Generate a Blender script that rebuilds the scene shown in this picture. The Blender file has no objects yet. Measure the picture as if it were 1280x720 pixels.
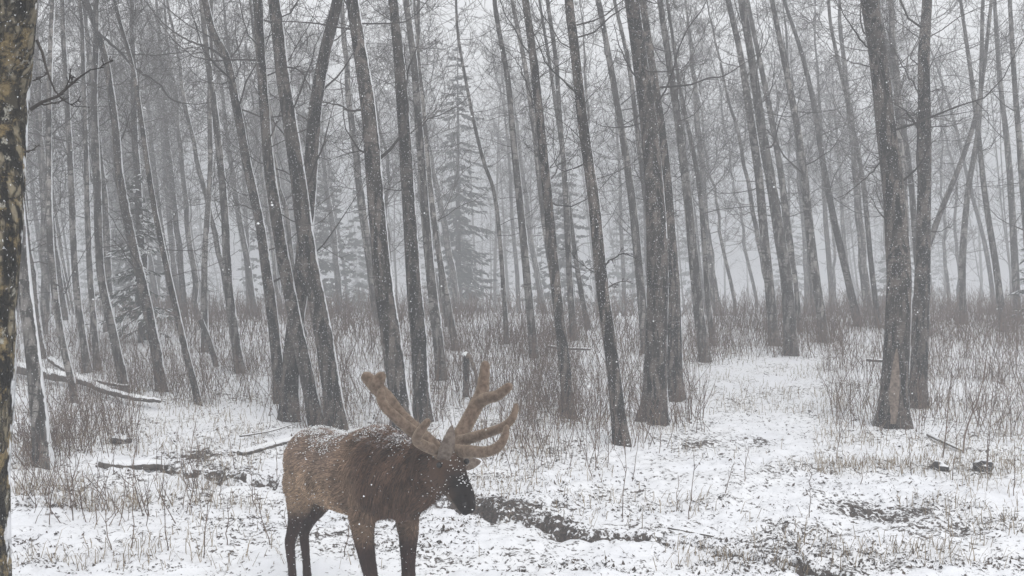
import bpy, math, random
import numpy as np

# ------------------------------------------------------------------ camera
F_PX, CX, CY, HORIZON = 1400.0, 640.0, 360.0, 250.0      # photo pixels (1280 x 720)
CAM_H = 2.8
PITCH = math.atan((CY - HORIZON) / F_PX)
scene = bpy.context.scene
COL = scene.collection
cam_d = bpy.data.cameras.new("trail_camera")
cam = bpy.data.objects.new("trail_camera", cam_d)
COL.objects.link(cam)
cam.location = (0, 0, CAM_H)
cam.rotation_euler = (math.pi / 2 - PITCH, 0, 0)
cam_d.sensor_width = 36.0
cam_d.lens = 36.0 * F_PX / 1280.0
cam_d.clip_start = 0.05
cam_d.clip_end = 2000.0
scene.camera = cam

# ------------------------------------------------------------------ sky, sun, exposure
SUN_EL, SUN_AZ = math.radians(52), math.radians(150)
world = bpy.data.worlds.new("World")
scene.world = world
world.use_nodes = True
wn, wl = world.node_tree.nodes, world.node_tree.links
wn.clear()
sky = wn.new("ShaderNodeTexSky")
sky.sky_type = 'NISHITA'
sky.sun_disc = False
sky.sun_elevation = SUN_EL
sky.sun_rotation = SUN_AZ
sky.air_density = 1.0
sky.dust_density = 6.0
hsv = wn.new("ShaderNodeHueSaturation")          # an overcast sky has hardly any blue
hsv.inputs["Saturation"].default_value = 0.10
bg = wn.new("ShaderNodeBackground")
bg.inputs["Strength"].default_value = 0.10
wo = wn.new("ShaderNodeOutputWorld")
wl.new(sky.outputs[0], hsv.inputs["Color"])
deck = wn.new("ShaderNodeMix")                    # even, closed cloud deck over the clear-sky gradient
deck.data_type = 'RGBA'
deck.inputs[0].default_value = 0.85
deck.inputs[7].default_value = (7.3, 7.4, 7.6, 1)
wl.new(hsv.outputs[0], deck.inputs[6])
wl.new(deck.outputs[2], bg.inputs["Color"])
wl.new(bg.outputs[0], wo.inputs["Surface"])
sun_d = bpy.data.lights.new("sun", 'SUN')
sun_d.energy = 0.6
sun_d.angle = math.radians(25)
sun_d.color = (1.0, 0.98, 0.95)
sun = bpy.data.objects.new("sun", sun_d)
COL.objects.link(sun)
sun.location = (0, 0, 60)
sun.rotation_euler = (math.pi / 2 - SUN_EL, 0, math.pi - SUN_AZ)
vs = scene.view_settings
vs.view_transform = 'Standard'
vs.look = 'None'
vs.gamma = 1.0
vs.use_curve_mapping = False
vs.exposure = 0.70
cy = scene.cycles
cy.use_denoising = True
cy.use_adaptive_sampling = False
try:
    cy.denoiser = 'OPENIMAGEDENOISE'
    cy.denoising_input_passes = 'RGB_ALBEDO_NORMAL'
except Exception:
    pass
cy.max_bounces = 6
cy.diffuse_bounces = 3
cy.volume_bounces = 2
cy.transparent_max_bounces = 4

# ------------------------------------------------------------------ helpers
R = np.random.default_rng(7)
random.seed(7)
cp, sp = math.cos(PITCH), math.sin(PITCH)
FWD = np.array([0, cp, -sp]); UPV = np.array([0, sp, cp]); RGT = np.array([1.0, 0, 0])
CAMP = np.array([0, 0, CAM_H])


def P(px, py, D):
    """point seen at pixel (px, py) at distance D along the view axis"""
    return CAMP + D * (FWD + (px - CX) / F_PX * RGT - (py - CY) / F_PX * UPV)


def depth_of(p):
    return float(np.dot(np.asarray(p) - CAMP, FWD))


def _hash(ix, iy, iz, seed):
    n = (ix * 374761393 + iy * 668265263 + iz * 2147483647 + seed * 1274126177) & 0xFFFFFFFF
    n = ((n ^ (n >> 13)) * 1274126177) & 0xFFFFFFFF
    n = n ^ (n >> 16)
    return (n & 0xFFFF) / 65535.0


def vnoise(x, y, z=None, seed=0):
    """smooth value noise in -1..1"""
    x = np.asarray(x, float); y = np.asarray(y, float)
    z = np.zeros_like(x) if z is None else np.asarray(z, float)
    ix, iy, iz = (np.floor(a).astype(np.int64) for a in (x, y, z))
    fx, fy, fz = x - ix, y - iy, z - iz
    s = lambda t: t * t * t * (t * (t * 6 - 15) + 10)
    fx, fy, fz = s(fx), s(fy), s(fz)
    out = 0
    for dx in (0, 1):
        for dy in (0, 1):
            for dz in (0, 1):
                w = (fx if dx else 1 - fx) * (fy if dy else 1 - fy) * (fz if dz else 1 - fz)
                out = out + w * _hash(ix + dx, iy + dy, iz + dz, seed)
    return out * 2 - 1


def terrain(x, y):
    """gentle ground the things stand on"""
    x = np.asarray(x, float); y = np.asarray(y, float)
    far = np.clip((y - 14) / 30, 0, 1)
    e = np.clip(y - 23.0, 0, 75)
    fall = 0.104 * (e - 3.0 * (1 - np.exp(-e / 3.0)))           # the floor dips away behind the clearing
    return -fall + 0.10 * vnoise(x / 7.0 + 3.3, y / 7.0, seed=3) * np.clip((y - 9) / 6, 0, 1) + far * 0.25 * vnoise(x / 25.0, y / 25.0, seed=5)


def ground(px, py):
    """where the ray through a pixel meets the ground"""
    d = FWD + (px - CX) / F_PX * RGT - (py - CY) / F_PX * UPV
    z = 0.0
    for _ in range(12):
        t = (z - CAM_H) / d[2]
        p = CAMP + t * d
        z = float(terrain(p[0], p[1]))
    p[2] = z
    return p


def grounds(px, py):
    """the same for arrays of pixels"""
    px = np.asarray(px, float); py = np.asarray(py, float)
    d = FWD[None] + ((px - CX) / F_PX)[:, None] * RGT[None] - ((py - CY) / F_PX)[:, None] * UPV[None]
    z = np.zeros(len(px))
    for _ in range(8):
        p = CAMP + ((z - CAM_H) / d[:, 2])[:, None] * d
        z = terrain(p[:, 0], p[:, 1])
    p[:, 2] = z
    return p


def mesh_from(name, parts, smooth=True):
    """parts: list of (V [n,3], F [m,3] or [m,4])"""
    me = bpy.data.meshes.new(name)
    Vs, loops, starts, off, lo = [], [], [], 0, 0
    for V, Fc in parts:
        if len(V) == 0 or len(Fc) == 0:
            continue
        Vs.append(np.asarray(V, float))
        Fc = np.asarray(Fc, np.int64)
        k = Fc.shape[1]
        loops.append((Fc + off).ravel())
        starts.append(lo + np.arange(len(Fc)) * k)
        lo += Fc.size
        off += len(V)
    V = np.concatenate(Vs); L = np.concatenate(loops); S = np.concatenate(starts)
    me.vertices.add(len(V)); me.vertices.foreach_set("co", V.astype(np.float32).ravel())
    me.loops.add(len(L)); me.loops.foreach_set("vertex_index", L.astype(np.int32))
    me.polygons.add(len(S)); me.polygons.foreach_set("loop_start", S.astype(np.int32))
    me.update(calc_edges=True)
    me.polygons.foreach_set("use_smooth", np.full(len(S), smooth))
    me.update()
    return me


def link(name, me, mat=None, parent=None, loc=None):
    o = bpy.data.objects.new(name, me)
    COL.objects.link(o)
    if mat is not None:
        me.materials.append(mat)
    if parent is not None:
        o.parent = parent
    if loc is not None:
        o.location = loc
    return o


def tag(o, label=None, cat=None, group=None, kind=None):
    for k, v in (("label", label), ("category", cat), ("group", group), ("kind", kind)):
        if v:
            o[k] = v
    return o


def empty(name, loc):
    e = bpy.data.objects.new(name, None)
    COL.objects.link(e)
    e.location = [float(c) for c in loc]
    e.empty_display_size = 0.2
    return e


def unit(a):
    return a / np.maximum(np.linalg.norm(a, axis=-1, keepdims=True), 1e-9)


def tubes(pts, rad, sides=4):
    """N tubes at once: pts [N,k,3], rad [N,k] -> (V, quads)"""
    pts = np.asarray(pts, float); rad = np.asarray(rad, float)
    if pts.ndim == 2:
        pts, rad = pts[None], rad[None]
    N, k, _ = pts.shape
    T = np.empty_like(pts)
    T[:, 1:-1] = pts[:, 2:] - pts[:, :-2]
    T[:, 0] = pts[:, 1] - pts[:, 0]
    T[:, -1] = pts[:, -1] - pts[:, -2]
    T = unit(T)
    mean = unit(pts[:, -1] - pts[:, 0] + 1e-6)
    ref = np.where(np.abs(mean[:, 2:3]) > 0.8, np.array([[1.0, 0, 0]]), np.array([[0, 0, 1.0]]))[:, None, :]
    A = unit(np.cross(T, np.broadcast_to(ref, T.shape)))
    B = np.cross(T, A)
    th = np.arange(sides) / sides * 2 * math.pi
    V = pts[:, :, None, :] + rad[:, :, None, None] * (np.cos(th)[None, None, :, None] * A[:, :, None, :] + np.sin(th)[None, None, :, None] * B[:, :, None, :])
    i = np.arange(k - 1)[:, None] * sides
    j = np.arange(sides)[None, :]
    j2 = (j + 1) % sides
    q = np.stack([i + j, i + j2, i + sides + j2, i + sides + j], -1).reshape(-1, 4)
    Fq = (np.arange(N)[:, None, None] * (k * sides) + q[None]).reshape(-1, 4)
    return V.reshape(-1, 3), Fq


def resample(pts, step):
    """smooth curve (Catmull-Rom) through points, evenly spaced"""
    pts = np.asarray(pts, float)
    p = np.vstack([2 * pts[0] - pts[1], pts, 2 * pts[-1] - pts[-2]])
    out = []
    for i in range(1, len(p) - 2):
        t = np.linspace(0, 1, 12, endpoint=False)[:, None]
        a, b, c, d = p[i - 1], p[i], p[i + 1], p[i + 2]
        out.append(0.5 * ((2 * b) + (c - a) * t + (2 * a - 5 * b + 4 * c - d) * t ** 2 + (3 * b - a - 3 * c + d) * t ** 3))
    out.append(pts[-1:])
    q = np.vstack(out)
    s = np.concatenate([[0], np.cumsum(np.linalg.norm(np.diff(q, axis=0), axis=1))])
    n = max(3, int(s[-1] / step) + 1)
    u = np.linspace(0, s[-1], n)
    return np.stack([np.interp(u, s, q[:, c]) for c in range(3)], 1)


# ------------------------------------------------------------------ materials
def new_mat(name, rough=0.9, spec=0.2):
    m = bpy.data.materials.new(name)
    m.use_nodes = True
    nt = m.node_tree
    b = nt.nodes["Principled BSDF"]
    b.inputs["Roughness"].default_value = rough
    b.inputs["Specular IOR Level"].default_value = spec
    return m, nt, b


class G:
    """tiny node-graph helper"""
    def __init__(s, nt):
        s.nt = nt

    def n(s, t, **kw):
        x = s.nt.nodes.new(t)
        for k, v in kw.items():
            setattr(x, k, v)
        return x

    def put(s, sock, v):
        if isinstance(v, bpy.types.NodeSocket):
            s.nt.links.new(v, sock)
        else:
            sock.default_value = v

    def coord(s, scale, out="Object"):
        tc = s.n("ShaderNodeTexCoord")
        mp = s.n("ShaderNodeMapping")
        s.nt.links.new(tc.outputs[out], mp.inputs["Vector"])
        mp.inputs["Scale"].default_value = scale
        return mp.outputs[0]

    def wcoord(s, scale):
        g = s.n("ShaderNodeNewGeometry")
        mp = s.n("ShaderNodeMapping")
        s.nt.links.new(g.outputs["Position"], mp.inputs["Vector"])
        mp.inputs["Scale"].default_value = scale
        return mp.outputs[0]

    def noise(s, vec, scale, detail=3.0, rough=0.55):
        x = s.n("ShaderNodeTexNoise")
        s.put(x.inputs["Vector"], vec)
        x.inputs["Scale"].default_value = scale
        x.inputs["Detail"].default_value = detail
        x.inputs["Roughness"].default_value = rough
        return x.outputs["Fac"]

    def voro(s, vec, scale, feature='F1', out="Distance"):
        x = s.n("ShaderNodeTexVoronoi", feature=feature)
        s.put(x.inputs["Vector"], vec)
        x.inputs["Scale"].default_value = scale
        return x.outputs[out]

    def ramp(s, f, a, b):
        x = s.n("ShaderNodeMapRange", interpolation_type='SMOOTHSTEP')
        s.put(x.inputs["Value"], f)
        s.put(x.inputs["From Min"], a)
        s.put(x.inputs["From Max"], b)
        return x.outputs[0]

    def math(s, op, a, b=0.0):
        x = s.n("ShaderNodeMath", operation=op)
        s.put(x.inputs[0], a); s.put(x.inputs[1], b)
        return x.outputs[0]

    def mix(s, f, a, b):
        x = s.n("ShaderNodeMix", data_type='RGBA')
        s.put(x.inputs[0], f)
        for sock, v in ((x.inputs[6], a), (x.inputs[7], b)):
            s.put(sock, v if isinstance(v, bpy.types.NodeSocket) else (*v, 1.0))
        return x.outputs[2]

    def bump(s, h, strength, dist, b):
        x = s.n("ShaderNodeBump")
        x.inputs["Strength"].default_value = strength
        x.inputs["Distance"].default_value = dist
        s.put(x.inputs["Height"], h)
        s.nt.links.new(x.outputs[0], b.inputs["Normal"])

    def facing(s, d):
        """cosine between the surface normal and a world direction"""
        g = s.n("ShaderNodeNewGeometry")
        x = s.n("ShaderNodeVectorMath", operation='DOT_PRODUCT')
        s.nt.links.new(g.outputs["Normal"], x.inputs[0])
        l = math.sqrt(sum(c * c for c in d))
        x.inputs[1].default_value = tuple(c / l for c in d)
        return x.outputs["Value"]


SNOW = (0.80, 0.81, 0.83)
WIND = (0.90, 0.36, 0.25)                     # driven snow sticks to the side facing the wind


def snow_on(g, col, lo, hi, speck=0.66, dirn=WIND, nscale=9.0):
    """snow plastered on the windward side plus scattered specks stuck in the bark"""
    f = g.facing(dirn)
    n = g.noise(g.wcoord((1, 1, 0.5)), nscale, 4.0, 0.65)
    f = g.math('ADD', f, g.math('MULTIPLY', g.math('SUBTRACT', n, 0.5), 0.75))
    m1 = g.ramp(f, lo, hi)
    sp_ = g.noise(g.wcoord((1, 1, 0.6)), 85.0, 2.0, 0.5)
    m2 = g.math('MULTIPLY', g.ramp(sp_, speck, speck + 0.06), .8)
    return g.mix(g.math('MAXIMUM', m1, m2), col, SNOW)


def bark(name, dark, light, vscale, ring, speck, lo=0.72, hi=0.80, lichen=None, bump=0.9):
    m, nt, b = new_mat(name)
    g = G(nt)
    furrow = g.noise(g.coord((1, 1, 0.20)), vscale, 4.0, 0.6)
    scars = g.noise(g.coord((1, 1, 3.6)), 5.0, 4.0, 0.65)
    patch = g.noise(g.coord((1, 1, 0.8)), 3.0, 4.0, 0.6)
    f = g.ramp(furrow, 0.45, 0.58)
    col = g.mix(f, dark, light)  # shade of the furrows is put into the bark colour
    col = g.mix(g.math('MULTIPLY', g.ramp(scars, 0.53, 0.58), ring), col, tuple(c * 0.14 for c in light))
    col = g.mix(g.math('MULTIPLY', g.ramp(patch, 0.45, 0.62), 0.65), col, tuple(c * 0.35 for c in light))
    if lichen:
        wob = g.n("ShaderNodeTexNoise")
        g.put(wob.inputs["Vector"], g.coord((1, 1, 1)))
        wob.inputs["Scale"].default_value = 14.0
        wob.inputs["Detail"].default_value = 4.0
        va = g.n("ShaderNodeVectorMath", operation='MULTIPLY_ADD')
        nt.links.new(wob.outputs["Color"], va.inputs[0])
        va.inputs[1].default_value = (.10, .10, .16)
        nt.links.new(g.coord((1, 1, 0.62)), va.inputs[2])
        ck = g.voro(va.outputs[0], 15.0, 'DISTANCE_TO_EDGE')
        col = g.mix(g.math('MULTIPLY', g.math('SUBTRACT', 1.0, g.ramp(ck, 0.02, 0.16)), .8), col, (0.012, 0.011, 0.009))
        furrow = g.math('ADD', furrow, g.math('MULTIPLY', g.ramp(ck, 0.0, 0.2), .6))
        ln = g.noise(g.coord((1, 1, 1.0)), 7.0, 6.0, 0.7)
        col = g.mix(g.ramp(ln, 0.50, 0.60), col, lichen)
        ln2 = g.noise(g.coord((1.3, 1, 1.1)), 11.0, 5.0, 0.7)
        col = g.mix(g.ramp(ln2, 0.58, 0.66), col, (0.40, 0.385, 0.33))
    oi = g.n("ShaderNodeObjectInfo")
    tone = g.n("ShaderNodeHueSaturation")
    nt.links.new(g.math('ADD', .70, g.math('MULTIPLY', oi.outputs["Random"], .65)), tone.inputs["Value"])
    nt.links.new(col, tone.inputs["Color"])
    col = snow_on(g, tone.outputs[0], lo, hi, speck)
    nt.links.new(col, b.inputs["Base Color"])
    g.bump(furrow, bump, 0.03, b)
    return m


M = {}
M['poplar'] = bark("poplar_bark", (0.003, 0.0026, 0.0023), (0.110, 0.094, 0.082), 13.0, 0.7, 0.635)
M['aspen'] = bark("aspen_bark", (0.030, 0.027, 0.025), (0.235, 0.22, 0.205), 12.0, 1.0, 0.655)
M['old'] = bark("lichen_bark", (0.014, 0.013, 0.011), (0.25, 0.215, 0.150), 17.0, 0.3, 0.67, lo=0.90, hi=0.96, lichen=(0.27, 0.205, 0.105), bump=1.0)


def simple_mat(name, ca, cb, scale=30.0, rough=0.9, snow=None, dirn=(0.4, 0, 0.9)):
    m, nt, b = new_mat(name, rough)
    g = G(nt)
    col = g.mix(g.ramp(g.noise(g.wcoord((1, 1, 1)), scale, 3.0), 0.3, 0.7), ca, cb)
    if snow:
        n = g.noise(g.wcoord((1, 1, 1)), 7.0, 4.0, 0.65)
        f = g.math('ADD', g.facing(dirn), g.math('MULTIPLY', g.math('SUBTRACT', n, 0.5), 0.9))
        col = g.mix(g.ramp(f, snow, snow + 0.15), col, SNOW)
    nt.links.new(col, b.inputs["Base Color"])
    return m


M['twig'] = simple_mat("twig_bark", (0.022, 0.019, 0.018), (0.065, 0.057, 0.052), 3.0, snow=0.95)
M['twig_pale'] = simple_mat("hazed_twig", (0.050, 0.045, 0.042), (0.12, 0.108, 0.10), 3.0, snow=0.75)  # distant twigs: washed-out haze put into the paler colour, plus settled snow
M['brush'] = simple_mat("dry_stem", (0.060, 0.038, 0.030), (0.19, 0.138, 0.108), 6.0, snow=1.05)
M['grass'] = simple_mat("dead_grass", (0.16, 0.125, 0.085), (0.33, 0.27, 0.195), 8.0, snow=0.85)
M['needle'] = simple_mat("spruce_needle", (0.030, 0.040, 0.030), (0.060, 0.070, 0.055), 3.0, snow=0.72, dirn=(0.1, 0, 1))
M['needle_misty'] = simple_mat("misty_needle", (0.026, 0.034, 0.026), (0.05, 0.06, 0.048), 3.0, snow=1.02, dirn=(0.1, 0, 1))
M['log'] = simple_mat("log_bark", (0.035, 0.030, 0.026), (0.12, 0.105, 0.09), 18.0, snow=0.25, dirn=(0.15, 0.1, 1))
M['wood'] = simple_mat("bare_wood", (0.10, 0.078, 0.062), (0.25, 0.20, 0.165), 30.0)
M['litter'] = simple_mat("leaf_litter", (0.020, 0.016, 0.015), (0.085, 0.062, 0.048), 9.0)
M['clod'] = simple_mat("wet_clod", (0.014, 0.012, 0.014), (0.040, 0.034, 0.034), 20.0, rough=0.7, snow=0.62, dirn=(0.1, 0.1, 1))
m, nt, b = new_mat("snow_flake", 0.6)
b.inputs["Base Color"].default_value = (0.88, 0.89, 0.90, 1)
M['flake'] = m

# snow-covered ground
m, nt, b = new_mat("snowy_ground", 0.75, 0.25)
g = G(nt)
at = g.n("ShaderNodeAttribute", attribute_name="bare")
bare = at.outputs["Fac"]
n1 = g.noise(g.wcoord((1, 1.0, 1)), 17.0, 5.0, 0.62)
n2 = g.noise(g.wcoord((1, 0.9, 1)), 42.0, 3.0, 0.6)
n3 = g.noise(g.wcoord((1, 1, 1)), 1.1, 3.0, 0.6)
fl = g.math('ADD', g.math('MULTIPLY', n1, 0.6), g.math('MULTIPLY', n2, 0.4))
fl = g.math('ADD', fl, g.math('MULTIPLY', g.math('SUBTRACT', n3, 0.5), 0.34))
fl = g.math('ADD', fl, g.math('MULTIPLY', bare, 0.26))
mask = g.ramp(fl, 0.55, 0.615)
soil = g.mix(g.ramp(n2, 0.35, 0.65), (0.020, 0.016, 0.016), (0.085, 0.068, 0.058))
snowc = g.mix(g.ramp(n3, 0.3, 0.7), (0.78, 0.79, 0.82), (0.83, 0.835, 0.85))
col = g.mix(mask, snowc, soil)
nt.links.new(col, b.inputs["Base Color"])
hgt = g.math('SUBTRACT', g.math('MULTIPLY', n1, 0.5), g.math('MULTIPLY', mask, 0.5))
g.bump(hgt, 0.55, 0.04, b)
M['ground'] = m

# ------------------------------------------------------------------ the ground
rut_px = [(150, 580), (185, 584), (230, 592), (290, 602), (350, 611), (430, 622), (520, 632), (600, 643), (660, 655), (720, 671), (800, 679), (880, 689), (960, 702), (1060, 725)]
rut = np.array([ground(*p)[:2] for p in rut_px])
blobs_px = [(950, 553, .28, .40, .9), (1105, 640, .42, .34, .9), (1045, 668, .45, .35, .5), (1165, 665, .45, .35, .7), (980, 690, .5, .3, .45), (40, 640, .30, .3, .8), (90, 612, .2, .2, .6), (330, 668, .3, .5, .35), (860, 655, .5, .25, .28),
            (690, 640, .5, .28, .5), (1225, 592, .12, .12, .9), (1172, 590, .1, .1, .9), (440, 650, .3, .3, .3), (1200, 530, .5, .8, .35), (860, 555, .5, .6, .3), (1230, 470, .6, 1.2, .35), (250, 575, .35, .3, .5), (1000, 600, .6, .5, .22)]

blob_at = [ground(q[0], q[1]) for q in blobs_px]


def rut_dist(x, y):
    best = np.full(np.shape(x), 1e9); side = np.zeros(np.shape(x))
    for a, c in zip(rut[:-1], rut[1:]):
        d = c - a
        L2 = d @ d
        t = np.clip(((x - a[0]) * d[0] + (y - a[1]) * d[1]) / L2, 0, 1)
        qx, qy = x - (a[0] + t * d[0]), y - (a[1] + t * d[1])
        r = np.hypot(qx, qy)
        s = np.sign(d[0] * qy - d[1] * qx)
        up = r < best
        best = np.where(up, r, best); side = np.where(up, s, side)
    return best, side


def ground_fields(x, y):
    z = terrain(x, y)
    near = np.clip((20 - y) / 8, 0.15, 1)
    d, s = rut_dist(x, y)
    dd = d + 0.10 * vnoise(x * 3.2, y * 3.2, seed=21) + .05 * vnoise(x * 11, y * 11, seed=25)
    ends = np.clip((x - rut[0, 0]) / 0.6, 0, 1) * np.clip((rut[-1, 0] + 0.6 - x) / 0.6, 0, 1)
    core = np.exp(-(dd / 0.042) ** 2) * ends * np.clip(1.0 + .35 * vnoise(x * 1.4, y * 1.4, seed=22), 0, 1.2)
    bank = np.exp(-((dd - 0.13) / 0.17) ** 2) * (s > 0) * ends * np.clip(.85 + .7 * vnoise(x * 1.2 + 7, y * 1.2, seed=26), 0, 1)
    z = z - 0.085 * core + 0.045 * bank
    bare = 0.72 * core + 0.40 * bank * (.7 + .6 * vnoise(x * 1.5, y * 1.5, seed=23))
    for p, (px, py, rx, ry, a) in zip(blob_at, blobs_px):
        q = ((x - p[0]) / rx) ** 2 + ((y - p[1]) / ry) ** 2
        k = np.exp(-q * 1.2)
        bare = bare + .62 * a * k * (.75 + .6 * vnoise(x * 2.6, y * 2.6, seed=24))
        z = z + 0.05 * a * k * vnoise(x * 6, y * 6, seed=31)
    z = z + near * (0.035 * vnoise(x * .9, y * .9, seed=15) + 0.030 * vnoise(x * 2.2, y * 2.2, seed=11) + 0.040 * np.abs(vnoise(x * 5.5, y * 5.5, seed=12)) + 0.018 * vnoise(x * 13, y * 13, seed=13))
    # lumpy snow over leaves and grass where things poke through
    z = z + near * np.clip(bare, 0, 1) * 0.022 * vnoise(x * 19, y * 19, seed=14)
    return z, np.clip(bare, 0, 1)


def graded(lo, hi, fine, flo, fhi, grow=1.12):
    mid = list(np.arange(flo, fhi + fine * .5, fine))
    a, st = [mid[0]], fine
    while a[-1] > lo:
        st *= grow; a.append(max(lo, a[-1] - st))
    c, st = [mid[-1]], fine
    while c[-1] < hi:
        st *= grow; c.append(min(hi, c[-1] + st))
    return np.array(a[::-1][:-1] + mid + c[1:])


gx = graded(-190, 190, 0.037, -5.4, 6.2)
gy = graded(-60, 240, 0.042, 6.4, 14.5, 1.03)
X, Y = np.meshgrid(gx, gy)
Z, BARE = ground_fields(X.ravel(), Y.ravel())
V = np.stack([X.ravel(), Y.ravel(), Z], 1)
nx, ny = len(gx), len(gy)
i = (np.arange(ny - 1)[:, None] * nx + np.arange(nx - 1)[None, :]).ravel()
me = mesh_from("ground", [(V, np.stack([i, i + 1, i + nx + 1, i + nx], 1))])
at = me.attributes.new("bare", 'FLOAT', 'POINT')
at.data.foreach_set("value", BARE.astype(np.float32))
tag(link("ground", me, M['ground']), "forest floor under thin wet snow with leaves and mud showing", "ground", kind="structure")


def gz(x, y):
    return ground_fields(np.asarray(x, float), np.asarray(y, float))[0]


# ------------------------------------------------------------------ trees
def grow(start, dirn, length, r0, k, up=0.25, wig=0.25, taper=0.85):
    """N wandering branches; returns pts [N,k,3], rad [N,k]"""
    N = len(start)
    d = unit(dirn)
    pts = [start]
    st = (length / (k - 1))[:, None]
    for i in range(k - 1):
        d = unit(d + R.normal(0, wig, (N, 3)) + np.array([0, 0, up * (0.2 + i / k)]))
        pts.append(pts[-1] + d * st)
    pts = np.stack(pts, 1)
    t = np.linspace(0, 1, k)
    return pts, r0[:, None] * (1 - taper * t)[None, :]


def sub(pts, rad, per, kmin=0.25, spread=0.9, lf=(0.25, 0.55), rf=0.55):
    """spawn `per` children on each of N branches"""
    N, k, _ = pts.shape
    t = R.uniform(kmin, 0.97, (N, per)) * (k - 1)
    i = np.clip(t.astype(int), 0, k - 2); f = (t - i)[..., None]
    idx = np.arange(N)[:, None]
    s = pts[idx, i] * (1 - f) + pts[idx, i + 1] * f
    tang = unit(pts[idx, i + 1] - pts[idx, i])
    side = unit(np.cross(tang, R.normal(0, 1, tang.shape)))
    d = unit(tang * R.uniform(0.35, 1.0, (N, per, 1)) + side * spread)
    L = np.linalg.norm(pts[:, -1] - pts[:, 0], axis=1)[:, None] * R.uniform(*lf, (N, per)) * (1.15 - 0.5 * t / (k - 1))
    r = (rad[idx, i] * rf)
    return s.reshape(-1, 3), d.reshape(-1, 3), L.ravel(), r.ravel()


def crown_parts(axis, arad, n1, h0, per2=4, per3=4, len1=(0.9, 2.2), rmin=0.0035, upf=0.3, side_bias=None):
    """twiggy bare crown on a trunk axis (local points [k,3], radii [k])"""
    h = axis[:, 2]
    top = h[-1]
    hs = h0 + (top - h0) * R.power(1.25, n1)
    s = np.stack([np.interp(hs, h, axis[:, c]) for c in range(3)], 1)
    tr = np.interp(hs, h, arad)
    az = R.uniform(0, 2 * math.pi, n1)
    el = np.radians(R.uniform(-8, 48, n1))
    d = np.stack([np.cos(az) * np.cos(el), np.sin(az) * np.cos(el), np.sin(el)], 1)
    rel = (hs - h0) / (top - h0)
    L = R.uniform(*len1, n1) * np.clip(1.25 - 0.55 * rel, .4, 1.3) * np.where(R.random(n1) < 0.3, 0.45, 1.0)
    r = np.clip(tr * R.uniform(0.08, 0.2, n1), 0.005, 0.022) * np.clip(L / 1.4, .6, 1.3)
    p1, q1 = grow(s, d, L, r, 8, up=upf, wig=0.20)
    parts = [tubes(p1, np.maximum(q1, rmin), 5)]
    s2, d2, L2, r2 = sub(p1, q1, per2)
    p2, q2 = grow(s2, d2, L2, np.maximum(r2, rmin), 5, up=0.2, wig=0.25)
    parts.append(tubes(p2, np.maximum(q2, rmin * .8), 3))
    if per3:
        s3, d3, L3, r3 = sub(p2, q2, per3, lf=(0.3, 0.7))
        p3, q3 = grow(s3, d3, np.maximum(L3, 0.08), np.maximum(r3, rmin * .8), 3, up=0.15, wig=0.3)
        parts.append(tubes(p3, np.maximum(q3, rmin * .6), 3))
    return parts


def trunk_part(axis, rad, sides, seed, flare=0.35, rough=0.035):
    """trunk with uneven, slightly furrowed outline"""
    V, Fq = tubes(axis, rad, sides)
    V = V.reshape(len(axis), sides, 3)
    c = axis[:, None, :]
    th = np.arange(sides) / sides * 2 * math.pi
    hh = np.broadcast_to(axis[:, 2:3], (len(axis), sides))
    n = vnoise(np.cos(th)[None] * 1.6 + 9 * seed, np.sin(th)[None] * 1.6 + hh * 1.1, hh * .6, seed=seed)
    n2 = vnoise(np.cos(th)[None] * 4.5 + 9 * seed, np.sin(th)[None] * 4.5, hh * 2.6, seed=seed + 5)
    fl = flare * np.exp(-np.clip(hh, 0, 9) / 0.20) * (1 + 0.55 * np.cos(th * 3 + seed)[None] + .3 * np.cos(th * 5 + 2 * seed)[None])
    V = c + (V - c) * (1 + 2 * rough * n + rough * n2 + fl)[..., None]
    return V.reshape(-1, 3), Fq


HEROES = []


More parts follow.
